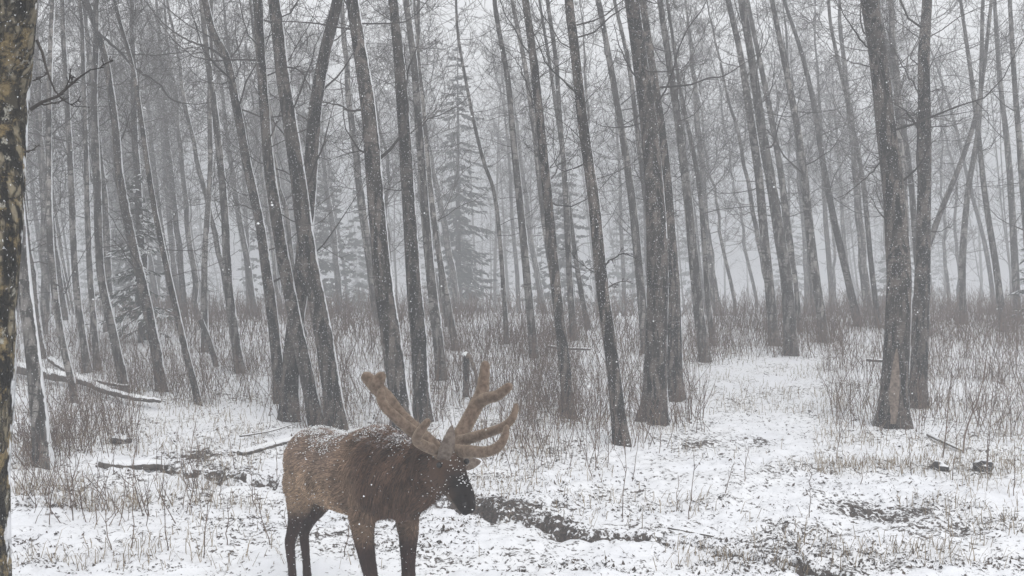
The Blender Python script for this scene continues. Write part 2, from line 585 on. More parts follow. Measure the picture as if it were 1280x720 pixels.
def hero_tree(name, kind, px, w, label, n1=22, h0=2.4, extra=(), ht=None, D=None, per=(5, 4), group="snow-plastered trees of the wood"):
    """tree traced up its trunk: px runs from the top of the picture down to the base"""
    px = list(px)[::-1]
    base = ground(*px[0]) if D is None else None
    if D is None:
        D = depth_of(base)
    else:
        base = P(px[0][0], px[0][1], D)
    pts = [base + np.array([0, 0, -0.25])] if px[0][1] > 0 else []
    jit = R.uniform(-0.035, 0.035, len(px))
    for i, (x, y) in enumerate(px):
        p = base.copy() if i == 0 else P(x, y, D * (1 + jit[i] * (i / len(px))))
        pts.append(p)
    r0 = 0.5 * w / F_PX * D
    ht = ht or max(pts[-1][2] - base[2] + 1.2, R.uniform(8.6, 9.8))
    d = unit(pts[-1] - pts[-3])
    while pts[-1][2] - base[2] < ht:
        d = unit(d + np.array([R.normal(0, .05), R.normal(0, .05), 0.12]))
        pts.append(pts[-1] + d * .7)
    axis = resample(pts, 0.16) - base
    hh = np.clip(axis[:, 2], 0, None) / axis[-1, 2]
    rad = np.maximum(r0 * (1 - hh * 0.97) ** 0.62, 0.012)
    root = empty(name, base)
    tag(root, label, "tree", group)
    sides = 18 if w > 14 else 12
    seed = len(HEROES) + 1
    link("trunk", mesh_from("trunk", [trunk_part(axis, rad, sides, seed, flare=.55 if w > 28 else .42 if w > 14 else .32)]), M[kind], root)
    # drop repeated points so that heights rise steadily
    parts = crown_parts(axis, rad, int(n1 * 1.65), h0 * .85, *per, len1=(0.6, 2.2))
    for ex in extra:
        r, pl = ex
        q = resample([P(x, y, D) for x, y in pl], 0.06) - base
        rr = np.linspace(r, r * 0.25, len(q))
        q[1:-1] += R.normal(0, .006, q[1:-1].shape)
        parts.append(tubes(q, rr, 6))
        pp, qq = q[None], rr[None]
        s2, d2, L2, r2 = sub(pp, qq, 9 if D > 8 else 4, lf=(0.12, 0.32), kmin=.1)
        p2, q2 = grow(s2, d2, L2, np.maximum(r2, .004), 6, up=0.12, wig=0.25)
        parts.append(tubes(p2, np.maximum(q2, .003), 4))
        s3, d3, L3, r3 = sub(p2, q2, 4, lf=(.3, .6))
        p3, q3 = grow(s3, d3, L3, np.maximum(r3, .0032), 4, up=.12, wig=.28)
        parts.append(tubes(p3, np.maximum(q3, .0025), 3))
    link("crown", mesh_from("crown", parts), M['twig'], root)
    HEROES.append((root, base, axis, rad))
    return root, base, D


T = hero_tree
T("old_poplar", 'old', [(4, 0), (-4, 120), (-14, 260), (-24, 380), (-32, 560), (-34, 720), (-34, 1000)], 98, "old cracked trunk crusted with brown lichen", 5, 7.5,
  extra=[(.009, [(38, 137), (62, 124), (75, 118), (92, 103), (108, 90), (130, 84)]), (.007, [(46, 50), (55, 85), (64, 105), (76, 121), (92, 133), (112, 134)]), (.006, [(30, 190), (40, 190), (50, 180)])], D=5.2)
T("poplar_tree", 'aspen', [(14, 150), (20, 240), (30, 350), (42, 450), (55, 586)], 20, "slim leaning grey trunk rising from dry stems behind the old crusted trunk", 14, 2.6)
T("aspen_tree", 'aspen', [(66, 0), (62, 100), (61, 200), (62, 280), (67, 350), (76, 415), (95, 505)], 10, "thin trunk curving at its foot beside the long fallen log", 22, 1.8)
T("aspen_tree", 'aspen', [(80, 60), (88, 200), (92, 300), (98, 380), (110, 466)], 10, "pale faint trunk at the foot end of the long fallen log", 16, 2.5)
T("aspen_tree", 'aspen', [(104, 80), (108, 200), (112, 330), (122, 462)], 9, "faint slender trunk, one of the pair behind the long fallen log", 16, 2.5)
T("aspen_tree", 'aspen', [(118, 120), (122, 240), (126, 340), (138, 400), (157, 492)], 12, "snow-edged leaning trunk standing against the small snowy spruce", 18, 2.5)
T("aspen_tree", 'poplar', [(108, 0), (125, 48), (135, 90), (145, 165), (150, 225), (165, 300), (178, 355), (190, 410), (204, 490)], 14, "crooked dark trunk with a long sweeping bough, in front of the small snowy spruce", 24, 1.7,
  extra=[(.022, [(122, 40), (150, 65), (166, 83), (186, 96), (200, 106), (214, 124), (240, 130), (264, 128)]), (.013, [(150, 65), (172, 68), (192, 69), (228, 66), (264, 58)]),
         (.012, [(147, 190), (160, 150), (170, 120), (168, 90)]), (.010, [(178, 350), (160, 325), (140, 300), (112, 312)]), (.010, [(172, 330), (150, 290), (130, 255), (118, 215)])])
T("aspen_tree", 'poplar', [(148, 20), (165, 80), (175, 140), (185, 210), (195, 270), (213, 355), (230, 430), (249, 506)], 9, "thin straight dark pole leaning beside the crooked trunk with the sweeping bough", 20, 1.9)
T("aspen_tree", 'aspen', [(262, 120), (263, 210), (256, 330), (257, 440)], 9, "faint pale trunk behind the short broken leaning pole", 14, 3)
T("aspen_tree", 'aspen', [(252, 0), (260, 75), (270, 150), (280, 250), (286, 360), (300, 466)], 12, "grey trunk standing alone in the haze at the edge of the dry grass", 24, 2.2)
T("poplar_tree", 'poplar', [(255, -5), (266, 40), (284, 75), (295, 130), (310, 210), (325, 280), (334, 345), (343, 415), (351, 502)], 15, "dark trunk kinked high up, slimmest of the clump behind the elk's rump", 26, 1.9,
  extra=[(.020, [(284, 76), (262, 60), (235, 50), (205, 30), (180, 0)]), (.014, [(284, 76), (296, 62), (306, 42), (312, 22)]), (.010, [(318, 262), (300, 256), (285, 258), (268, 250)])])
T("poplar_tree", 'poplar', [(424, -8), (407, 62), (394, 140), (386, 250), (376, 350), (365, 440), (362, 526)], 23, "thick trunk leaning against the lean of the others in the clump behind the elk's rump", 16, 3.2)
T("poplar_tree", 'poplar', [(322, 0), (328, 100), (336, 200), (347, 280), (357, 340), (375, 430), (398, 536)], 18, "trunk with a crisp snow line crossing in front of the thick back-leaning one", 20, 2.6)
T("poplar_tree", 'poplar', [(342, -5), (352, 80), (362, 150), (371, 210), (381, 290), (390, 345), (405, 425), (423, 538)], 25, "stout leaning trunk with a long white snow edge just behind the elk's back", 18, 2.8,
  extra=[(.012, [(352, 85), (375, 88), (395, 120), (425, 133)])])
T("poplar_tree", 'poplar', [(440, -5), (450, 65), (462, 150), (470, 250), (479, 350), (490, 430), (505, 545)], 26, "thick dark trunk standing behind the elk's heart-shaped antler fork", 14, 3.0,
  extra=[(.016, [(455, 137), (438, 138), (425, 132), (405, 128), (385, 136)])])
T("poplar_tree", 'poplar', [(491, -5), (501, 100), (509, 225), (517, 350), (524, 430), (529, 532)], 21, "dark straight trunk directly above the elk's shoulder hump, with a twin to one side", 14, 3.0)
T("aspen_tree", 'aspen', [(508, 0), (517, 75), (525, 175), (532, 275), (540, 360), (547, 420), (552, 474)], 14, "paler scarred aspen half hidden by the dark straight trunk over the elk's shoulder", 20, 2.6)
T("aspen_tree", 'aspen', [(528, 120), (537, 225), (546, 300), (556, 360), (570, 438)], 9, "thin pale trunk between the scarred aspen and the broken snag", 16, 2.4)
T("aspen_tree", 'aspen', [(575, 60), (592, 150), (604, 200), (621, 260), (634, 430)], 6, "very thin hazy pole next to the large misty spruce", 14, 2)
T("aspen_tree", 'aspen', [(620, 15), (635, 100), (642, 175), (652, 275), (660, 360), (668, 447)], 11, "slender scarred aspen above the tips of the elk's upright antler", 22, 2.4)
T("aspen_tree", 'aspen', [(640, 0), (655, 75), (668, 165), (680, 270), (692, 350), (702, 425)], 10, "pale trunk almost hidden behind the darker leaning trunk", 18, 3)
T("poplar_tree", 'poplar', [(656, -5), (665, 60), (675, 150), (685, 250), (695, 360), (704, 440), (711, 523)], 15, "dark leaning trunk crossed at its foot by a snowy stick", 22, 2.4,
  extra=[(.012, [(675, 150), (660, 110), (645, 75), (622, 55)])])
T("aspen_tree", 'aspen', [(685, 5), (695, 75), (700, 150), (707, 240), (712, 350), (717, 425)], 9, "wavy thin trunk beside the dark trunk crossed by a stick", 20, 2.2)
T("aspen_tree", 'aspen', [(690, 100), (703, 190), (714, 280), (724, 350), (735, 412)], 7, "thin slanting pole behind the wavy trunk", 14, 2.2)
T("poplar_tree", 'poplar', [(711, -5), (720, 75), (730, 165), (742, 250), (752, 350), (764, 440), (777, 558)], 18, "lone leaning trunk standing forward in the brush", 22, 2.2,
  extra=[(.011, [(752, 335), (770, 320), (785, 318), (805, 330)]), (.010, [(755, 362), (775, 352), (790, 352)])])
T("aspen_tree", 'aspen', [(748, 0), (760, 65), (775, 150), (790, 250), (800, 350), (808, 442)], 12, "scarred aspen leaning in towards the thickest brush-ringed trunk", 22, 2.3)
T("aspen_tree", 'aspen', [(768, 0), (785, 75), (795, 150), (806, 240), (818, 340), (826, 420)], 9, "pale aspen mostly hidden behind the thick brush-ringed trunk", 16, 3)
T("poplar_tree", 'poplar', [(789, -5), (800, 75), (812, 165), (820, 275), (822, 360), (820, 440), (819, 530)], 30, "thickest trunk of the brush belt, straight and reddish at its foot", 16, 3.2,
  extra=[(.014, [(806, 110), (790, 90), (775, 60), (768, 30)]), (.010, [(822, 285), (838, 270), (850, 262)])])
T("poplar_tree", 'poplar', [(806, 30), (818, 110), (829, 200), (837, 300), (842, 385), (844, 500)], 20, "trunk pressed close behind the thickest reddish-footed one", 14, 3.2)
T("aspen_tree", 'aspen', [(824, -5), (840, 100), (851, 175), (860, 250), (868, 335), (874, 395), (881, 452)], 14, "grey aspen between the thick paired trunks and the snowy clearing", 24, 2.2,
  extra=[(.012, [(838, 90), (860, 78), (885, 30), (900, 12)])])
T("aspen_tree", 'aspen', [(852, 120), (872, 220), (880, 300), (884, 370), (891, 432)], 7, "thin faint trunk tucked behind the grey aspen by the clearing", 14, 2.5)
T("aspen_tree", 'aspen', [(909, -5), (925, 65), (937, 140), (947, 210), (955, 290), (961, 350), (968, 432)], 13, "first scarred aspen of the leaning row behind the snowy clearing", 20, 2.8)
T("aspen_tree", 'aspen', [(926, -5), (940, 75), (952, 160), (965, 235), (975, 300), (983, 350), (989, 444)], 16, "stoutest scarred aspen of the leaning row behind the snowy clearing", 20, 2.8)
T("aspen_tree", 'aspen', [(938, 20), (960, 125), (975, 210), (985, 290), (992, 350), (998, 415)], 11, "aspen half hidden behind the stoutest one of the leaning row", 18, 2.8)
T("aspen_tree", 'aspen', [(964, -5), (980, 75), (995, 150), (1005, 215), (1012, 285), (1020, 350), (1031, 428)], 12, "mottled aspen leaning evenly, past the stoutest one of the row", 20, 2.6)
T("aspen_tree", 'aspen', [(978, -5), (1000, 60), (1017, 130), (1030, 210), (1045, 285), (1060, 350), (1073, 408)], 10, "most slanted and thinnest aspen at the end of the leaning row", 20, 2.4)
T("aspen_tree", 'aspen', [(1040, 40), (1062, 140), (1078, 220), (1088, 320), (1098, 410)], 7, "faint pole in the haze beside the stout trunk with the bare scar", 14, 2.4)
big = T("poplar_tree", 'poplar', [(1086, -5), (1098, 75), (1106, 150), (1115, 225), (1121, 300), (1124, 360), (1121, 440), (1115, 536)], 33, "stout furrowed trunk with a bare wood scar low on its bark", 18, 2.6,
        extra=[(.016, [(1098, 70), (1080, 55), (1062, 30), (1045, 0)]), (.012, [(1112, 190), (1090, 215), (1060, 240), (1040, 250)]), (.010, [(1094, 60), (1105, 110), (1115, 145), (1130, 175), (1145, 190)])])
T("poplar_tree", 'poplar', [(1159, -5), (1155, 75), (1156, 150), (1155, 250), (1153, 350), (1150, 430), (1146, 508)], 21, "upright dark trunk next to the scarred stout one", 18, 2.6,
  extra=[(.022, [(1152, 168), (1140, 148), (1126, 134), (1112, 128)]), (.011, [(1152, 120), (1130, 85), (1112, 50), (1105, 15)]), (.008, [(1158, 118), (1175, 112), (1190, 118)])])
T("aspen_tree", 'aspen', [(1100, 20), (1122, 120), (1138, 220), (1146, 320), (1160, 420)], 9, "grey trunk seen in the gap behind the two dark trunks", 18, 2.4)
T("willow_tree", 'aspen', [(1240, -5), (1226, 115), (1206, 190), (1172, 275), (1150, 345), (1140, 420)], 8, "trunk slanting hard the other way across the tangle of poles", 22, 2.2)
T("willow_tree", 'poplar', [(1150, 30), (1170, 80), (1195, 160), (1210, 225), (1232, 310), (1244, 390)], 6, "thin dark pole crossing the trunk that slants the other way", 14, 2.2)
T("willow_tree", 'aspen', [(1228, 20), (1224, 150), (1210, 240), (1203, 330), (1204, 405)], 9, "bent trunk with a sharp elbow inside the tangle of poles", 20, 2.2)
T("willow_tree", 'aspen', [(1200, -5), (1212, 80), (1222, 160), (1232, 250), (1246, 340), (1254, 415)], 9, "trunk running behind the bent elbow trunk in the tangle of poles", 20, 2.2)
T("willow_tree", 'aspen', [(1243, -5), (1250, 100), (1260, 190), (1266, 280), (1272, 400)], 10, "scarred upright trunk over the snow-laden spruce bough", 20, 2.4)
T("willow_tree", 'aspen', [(1262, -5), (1268, 100), (1276, 200), (1284, 300), (1292, 430)], 10, "outermost trunk beyond the scarred upright one by the spruce bough", 20, 2.4)

# bare-wood scar low on the stout trunk
root, base, D0 = big
_, _, ax, rd = HEROES[-11] if False else [h for h in HEROES if h[0] is root][0]
zs = np.linspace(0.10, 1.02, 12)
rows = []
for k, z in enumerate(zs):
    c = np.array([np.interp(z, ax[:, 2], ax[:, q]) for q in range(3)])
    r = np.interp(z, ax[:, 2], rd) * (1.02 + 0.32 * math.exp(-z / .16)) + 0.012
    half = 0.40 * math.sin(math.pi * min(1, (k + 1) / 12)) ** .6 * (1 - .55 * k / 12) + .04
    for a in np.linspace(-half, half, 6):
        th = -math.pi / 2 - 0.35 + a
        rows.append(c + np.array([math.cos(th) * r, math.sin(th) * r, 0]))
ii = np.array([[k * 6 + j, k * 6 + j + 1, (k + 1) * 6 + j + 1, (k + 1) * 6 + j] for k in range(11) for j in range(5)])
tag(link("bare_wood_scar", mesh_from("bare_wood_scar", [(np.array(rows), ii)]), M['wood'], root), "pale strip of bare wood where the bark is gone")


# ---- copies of a few template trees for the hazy middle distance
def template(kind, ht, r0, n1, h0, per, crook):
    k = 24
    z = np.linspace(-0.3, ht, k)
    x = np.cumsum(R.normal(0, crook, k)) * 0.4; y = np.cumsum(R.normal(0, crook, k)) * 0.4
    axis = np.stack([x - x[1], y - y[1], z], 1)
    hh = np.clip(z, 0, None) / ht
    rad = np.maximum(r0 * (1 - hh * .97) ** .62, .012)
    return (mesh_from("trunk", [trunk_part(axis, rad, 10, int(R.integers(99)), .2)]), mesh_from("crown", crown_parts(axis, rad, n1, h0, *per, len1=(.9, 2.4), rmin=0.006)), kind)


TEMPL = [template('aspen', 9.2, .10, 62, 2.2, (6, 5), .06), template('aspen', 8.6, .075, 58, 1.8, (6, 5), .09), template('poplar', 9.6, .12, 64, 2.6, (6, 5), .05),
         template('aspen', 8.8, .065, 58, 1.6, (6, 5), .12), template('poplar', 8.0, .085, 54, 1.6, (6, 5), .14), template('aspen', 9.6, .125, 66, 2.8, (6, 5), .06)]
for tm, cm, kind in TEMPL:
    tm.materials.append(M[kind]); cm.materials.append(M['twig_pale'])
placed = [h[1][:2] for h in HEROES]
GAPS = []
cnt = 0
tries = 0
while cnt < 84 and tries < 6000:
    tries += 1
    D = 18.5 + 29 * R.random() ** 0.9
    half = D * 0.5 + 2.5
    x = R.uniform(-half, half)
    px = CX + F_PX * x / D
    if D < 27 and 590 < px < 1060:
        continue
    if px > 1150 and D < 32:
        continue
    if 380 < px < 1080 and R.random() < .6:
        continue
    if min(np.hypot(p[0] - x, p[1] - D) for p in placed) < 1.0 + 0.01 * D:
        continue
    placed.append(np.array([x, D]))
    tm, cm, kind = TEMPL[int(R.integers(len(TEMPL)))]
    root = empty("aspen_tree", (x, D, float(terrain(x, D)) - 0.05))
    root.rotation_euler = (R.normal(0, .025), R.normal(-.085, .05), R.uniform(0, 6.28))
    # spin first, then lean: rotation order ZYX puts the spin innermost
    root.rotation_mode = 'ZYX'
    s = R.uniform(.8, 1.12)
    root.scale = (s, s, R.uniform(.85, 1.06) * (1 + np.clip(D - 26, 0, 20) * .012))
    tag(root, "bare grey tree fading into the haze among many like it", "tree", "hazy bare trees of the middle distance")
    a = bpy.data.objects.new("trunk", tm); a.parent = root; COL.objects.link(a)
    c = bpy.data.objects.new("crown", cm); c.parent = root; COL.objects.link(c)
    cnt += 1


# ---- spruces
def spruce_parts(ht, rbot, n_whorl, per, droop=0.35, dens=10, skip=0.1, tw=0.035):
    parts_n, parts_t = [], []
    k = 14
    z = np.linspace(-.2, ht, k)
    axis = np.stack([R.normal(0, .01, k), R.normal(0, .01, k), z], 1)
    rad = np.maximum((.012 * ht + .01) * (1 - np.clip(z, 0, None) / ht * .95), .006)
    parts_t.append(trunk_part(axis, rad, 8, 3, .2))
    zs, az, L = [], [], []
    for i in range(n_whorl):
        hz = ht * (0.10 + 0.87 * (i + R.uniform(-.3, .3)) / n_whorl)
        l = rbot * (1 - hz / ht) ** .8 + .06
        for j in range(per):
            if R.random() < skip:
                continue
            zs.append(hz + R.normal(0, .04)); az.append(R.uniform(0, 6.283)); L.append(l * R.uniform(.65, 1.1))
    zs, az, L = map(np.array, (zs, az, L))
    N = len(zs)
    t = np.linspace(0, 1, 6)
    s = np.stack([np.zeros(N), np.zeros(N), zs], 1)
    d = np.stack([np.cos(az), np.sin(az), np.zeros(N)], 1)
    pts = s[:, None, :] + d[:, None, :] * (L[:, None] * t)[..., None]
    pts[:, :, 2] -= (droop * L)[:, None] * (t ** 1.3)[None] - (0.14 * L)[:, None] * (t ** 4)[None]
    pts[:, 1:] += R.normal(0, .02, pts[:, 1:].shape)
    parts_t.append(tubes(pts, np.maximum((.010 + .004 * L)[:, None] * (1 - .8 * t)[None], .003), 4))
    # drooping sprays of needles along each bough: many narrow leaf-like blades
    M_ = dens
    tt = R.uniform(.12, 1.0, (N, M_)) * 5
    i0 = np.clip(tt.astype(int), 0, 4); f = (tt - i0)[..., None]
    ix = np.arange(N)[:, None]
    a = pts[ix, i0] * (1 - f) + pts[ix, i0 + 1] * f
    tang = unit(pts[ix, i0 + 1] - pts[ix, i0])
    side = np.cross(tang, np.array([0, 0, 1.0])) * np.where(R.random((N, M_, 1)) < .5, -1, 1)
    dr = unit(tang * .7 + side * R.uniform(.3, 1.0, (N, M_, 1)) + np.array([0, 0, -1.0]) * R.uniform(.0, .55, (N, M_, 1)))
    ln = (L[:, None] * R.uniform(.16, .38, (N, M_)) * (1.1 - .6 * tt / 5))[..., None] + .05
    w = unit(np.cross(dr, R.normal(0, 1, dr.shape) + np.array([0, 0, 2.0]))) * tw
    q = np.stack([a, a + dr * ln * .45 + w, a + dr * ln, a + dr * ln * .5 - w], 2).reshape(-1, 3)
    n = len(q) // 4
    parts_n.append((q, np.arange(n * 4).reshape(n, 4)))
    return parts_t, parts_n


def spruce(base, ht, rbot, label, n_whorl, per, dens, tw, group=None, **kw):
    root = empty("spruce_tree", base)
    tag(root, label, "tree", group)
    pt, pn = spruce_parts(ht, rbot, n_whorl, per, dens=dens, tw=tw, **kw)
    link("trunk", mesh_from("trunk", pt), M['twig'], root)
    link("crown", mesh_from("crown", pn, smooth=False), M['needle_misty' if ht > 5 else 'needle'], root)
    return root


gp = lambda x, y: ground(x, y)
spruce(gp(176, 428), 3.6, 1.1, "small spruce with snow on its thin boughs behind two leaning trunks", 15, 6, 26, .022, skip=.25)
spruce(np.array([-2.2, 46, float(terrain(-2.2, 46))]), 11.5, 2.3, "large misty spruce looming behind the broken snag", 30, 6, 26, .05, skip=.3)
spruce(np.array([-8.4, 47, float(terrain(-8.4, 47))]), 11.0, 2.2, "misty spruce between the clump behind the elk's rump and the thick antler-side trunk", 28, 6, 26, .05, skip=.3)
spruce(gp(1302, 410), 2.3, 0.95, "young spruce at the tangle of poles, boughs loaded with fresh snow", 11, 6, 30, .02, skip=.15)
spruce(np.array([-15.5, 46, float(terrain(-15.5, 46))]), 10, 2.0, "misty spruce beyond the thin trunks by the fallen log", 24, 6, 34, .04)

# ---- the far wood: one mass of trunks, twigs and spruces
far_t, far_n = [], []
for kk in range(170):
    D = 47 + 62 * R.random() ** .8
    x = R.uniform(-D * .62 - 4, D * .62 + 4)
    zb = float(terrain(x, D)); ht = min(R.uniform(9, 15), 10.3 - zb)
    lean = R.normal(-.08, .05) * ht
    k = 6
    t = np.linspace(0, 1, k)
    ax_ = np.stack([x + lean * t + R.normal(0, .06, k), np.full(k, D) + R.normal(0, .05, k), zb - .2 + ht * t], 1)
    r0 = R.uniform(.04, .11)
    rr = r0 * (1 - .9 * t) ** .7
    far_t.append(tubes(ax_, rr, 5))
    n1 = 26
    hs = 0.18 + .8 * R.random(n1)
    s = np.stack([np.interp(hs, t, ax_[:, c]) for c in range(3)], 1)
    az = R.uniform(0, 6.283, n1); el = np.radians(R.uniform(0, 55, n1))
    d = np.stack([np.cos(az) * np.cos(el), np.sin(az) * np.cos(el), np.sin(el)], 1)
    p1, q1 = grow(s, d, R.uniform(.8, 2.4, n1), np.full(n1, .024), 4, .3, .22)
    far_t.append(tubes(p1, np.maximum(q1, .010), 3))
    s2, d2, L2, r2 = sub(p1, q1, 5, lf=(.3, .7))
    p2, q2 = grow(s2, d2, L2, np.full(len(s2), .012), 3, .2, .25)
    far_t.append(tubes(p2, np.maximum(q2, .007), 3))
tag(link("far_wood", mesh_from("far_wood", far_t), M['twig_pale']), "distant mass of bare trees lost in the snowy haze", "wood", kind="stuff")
for kk in range(34):
    D = R.uniform(46, 100)
    x = R.uniform(-D * .62, D * .62)
    if R.random() < .35:
        x = R.uniform(-D * .4, D * .05)
    pt, pn = spruce_parts(R.uniform(6, 11), R.uniform(1.3, 2.1), 18, 6, dens=9, tw=.10)
    off = np.array([x, D, float(terrain(x, D))])
    far_n += [(a + off, f) for a, f in pn]
tag(link("far_spruces", mesh_from("far_spruces", far_n, smooth=False), M['needle_misty']), "distant grey spruces merging with the hazy wood", "wood", kind="stuff")


# ------------------------------------------------------------------ undergrowth
def stems(pos, hmin, hmax, rmin, rmax, k=5, twigs=2, tw_len=(.25, .5), lean=.27, sides=3, up=.1):
    N = len(pos)
    d = unit(np.stack([R.normal(-.02, lean, N), R.normal(0, lean, N), np.ones(N)], 1))
    L = R.uniform(hmin, hmax, N) * R.uniform(.6, 1.0, N)
    r = R.uniform(rmin, rmax, N)
    p, q = grow(pos, d, L, r, k, up=up, wig=.10, taper=.7)
    parts = [tubes(p, q, sides)]
    if twigs:
        s2, d2, L2, r2 = sub(p, q, twigs, kmin=.3, spread=.6, lf=tw_len, rf=.8)
        p2, q2 = grow(s2, d2, L2, np.maximum(r2, rmin * .6), 3, .25, .12)
        parts.append(tubes(p2, q2, 3))
    return parts


def scatter(px0, px1, py0, py1, n, clump=0.0):
    a = grounds(R.uniform(px0, px1, n), R.uniform(py0, py1, n))
    if clump:
        keep = vnoise(a[:, 0] * 1.3, a[:, 1] * 1.3, seed=41) + R.normal(0, .35, n) > clump - .6
        a = a[keep]
    a[:, 2] = gz(a[:, 0], a[:, 1]) - .02
    return a


near, mid = [], []
for (x0, x1, y0, y1, n, c, h) in [(380, 720, 412, 520, 1500, .3, (.45, 1.1)), (640, 870, 430, 520, 520, .3, (.5, 1.15)), (640, 880, 500, 560, 420, .5, (.45, .95)), (560, 780, 520, 590, 200, .5, (.3, .8)),
                                  (18, 170, 470, 590, 750, .4, (.3, .8)), (18, 260, 570, 660, 260, .5, (.25, .7)), (160, 380, 445, 505, 650, .4, (.35, .9)), (1030, 1300, 380, 480, 1300, .3, (.5, 1.2)),
                                  (1040, 1300, 470, 550, 480, .4, (.4, 1.1)), (860, 1060, 400, 450, 900, .3, (.4, .9)), (-60, 160, 420, 480, 400, .3, (.4, .9))]:
    near += stems(scatter(x0, x1, y0, y1, int(n * 1.08), c), *h, .003, .0062)
for root_, base_, ax_, rd_ in HEROES[1:]:
    n = int(R.integers(26, 48)) + (22 if base_[1] > 16 else 0)
    a = R.uniform(0, 6.283, n); rr = rd_[3] + .03 + np.abs(R.normal(0, .22, n))
    q = np.stack([base_[0] + np.cos(a) * rr, base_[1] + np.sin(a) * rr, np.zeros(n)], 1)
    q[:, 2] = gz(q[:, 0], q[:, 1]) - .02
    near += stems(q, .25, .8, .0028, .005)
for (d0, d1, n) in [(19.5, 27, 4300), (23, 31, 4000)]:
    D = R.uniform(d0, d1, n); xx = R.uniform(-.54, .54, n) * D
    pxs = CX + F_PX * xx / D
    ok = (vnoise(xx * .55, D * .55, seed=43) + R.normal(0, .3, n) > -.15) & ~((D < 22.5) & (pxs > 850) & (pxs < 1010))
    q = np.stack([xx, D, terrain(xx, D) - .02], 1)[ok]
    mid += stems(q, .35, 1.05, .005, .009, k=3, twigs=2, lean=.3)
n = 1000
D = R.uniform(30, 50, n); xx = R.uniform(-.6, .6, n) * D
mid += stems(np.stack([xx, D, terrain(xx, D)], 1), .6, 1.3, .010, .016, k=3, twigs=2, lean=.3)
tag(link("undergrowth", mesh_from("undergrowth", near), M['brush']), "dense dry shoots and suckers standing in the snow round the trunks", "undergrowth", kind="stuff")
tag(link("brush_belt", mesh_from("brush_belt", mid), M['brush']), "hazy reddish brown band of brush deep in the wood", "undergrowth", kind="stuff")


def blades(pos, lmin, lmax, w):
    N = len(pos)
    az = R.uniform(0, 6.283, N)
    d = unit(np.stack([np.cos(az) * R.uniform(.1, .9, N), np.sin(az) * R.uniform(.1, .9, N), np.ones(N)], 1))
    L = R.uniform(lmin, lmax, N)[:, None]
    wv = np.stack([np.cos(az + 1.57), np.sin(az + 1.57), np.zeros(N)], 1) * w
    mid_ = pos + d * L * .6
    tip = pos + d * L + np.stack([np.cos(az), np.sin(az), -np.ones(N) * .6], 1) * L * .35
    V = np.stack([pos - wv, pos + wv, mid_ + wv * .7, mid_ - wv * .7, tip], 1).reshape(-1, 3)
    b0 = np.arange(N)[:, None] * 5
    return [(V, np.concatenate([b0 + np.array([[0, 1, 2]]), b0 + np.array([[0, 2, 3]]), b0 + np.array([[3, 2, 4]])]))]


gp_ = []
for (x0, x1, y0, y1, n, c) in [(18, 330, 440, 640, 6500, .5), (380, 860, 420, 570, 7500, .5), (1020, 1300, 400, 600, 6000, .5), (18, 1280, 560, 715, 9000, .85), (860, 1060, 420, 520, 1800, .6)]:
    gp_ += blades(scatter(x0, x1, y0, y1, n, c), .06, .26, .0035)
tag(link("dead_grass", mesh_from("dead_grass", gp_, smooth=False), M['grass']), "bleached dead grass bent down under the snow", "grass", kind="stuff")

# leaves and bits of litter poking through the snow
n = 60000
pts = grounds(R.uniform(-40, 1320, n), 400 + 320 * R.random(n) ** .8)
zz, bb = ground_fields(pts[:, 0], pts[:, 1])
pat = vnoise(pts[:, 0] * 1.7, pts[:, 1] * 1.7, seed=61)
keep = R.random(n) < np.clip(.14 + .55 * pat + 1.1 * bb, .015, 1)
pts, zz = pts[keep], zz[keep]
N = len(pts)
pts[:, 2] = zz + R.uniform(-.006, .010, N)
az = R.uniform(0, 6.283, N); ln = (.006 + .030 * R.random(N) ** 2.2)[:, None]; wd = (.003 + .014 * R.random(N) ** 2)[:, None]
u = np.stack([np.cos(az), np.sin(az), R.uniform(-.3, .75, N)], 1)
v = np.stack([-np.sin(az), np.cos(az), R.uniform(-.5, .5, N)], 1)
V = np.stack([pts - u * ln, pts + v * wd, pts + u * ln + np.array([0, 0, .006]), pts - v * wd], 1).reshape(-1, 3)
tag(link("leaf_litter", mesh_from("leaf_litter", [(V, np.arange(N * 4).reshape(N, 4))], smooth=False), M['litter']), "dark fallen leaves and crumbs of earth showing through the snow", "litter", kind="stuff")

# single stalks in the open snow
STALKS = [(165, 690, 118, 5), (210, 695, 95, -6), (255, 700, 110, 10), (283, 685, 60, 4), (320, 640, 75, -10), (347, 600, 45, -2), (296, 592, 62, -14), (275, 625, 40, 3), (338, 690, 75, -20), (362, 700, 60, -6), (430, 700, 45, 8), (60, 660, 80, 12), (95, 640, 95, -8), (120, 660, 90, 6),
          (140, 690, 70, -12), (640, 600, 70, -16), (668, 590, 80, -4), (690, 575, 70, 10), (724, 570, 72, 8), (779, 650, 110, 2), (790, 600, 60, 8), (845, 640, 48, 3), (862, 652, 95, 6), (880, 540, 70, -2), (905, 625, 40, 12), (930, 610, 45, 4),
          (1012, 615, 30, 2), (1045, 580, 65, 6), (1140, 600, 50, -6), (1190, 600, 90, 5), (1234, 600, 130, 3), (1268, 625, 70, -3), (1250, 540, 80, 6), (1010, 655, 40, 3), (740, 600, 55, -12), (505, 690, 30, 6), (1075, 610, 40, 5), (610, 560, 60, -4)]
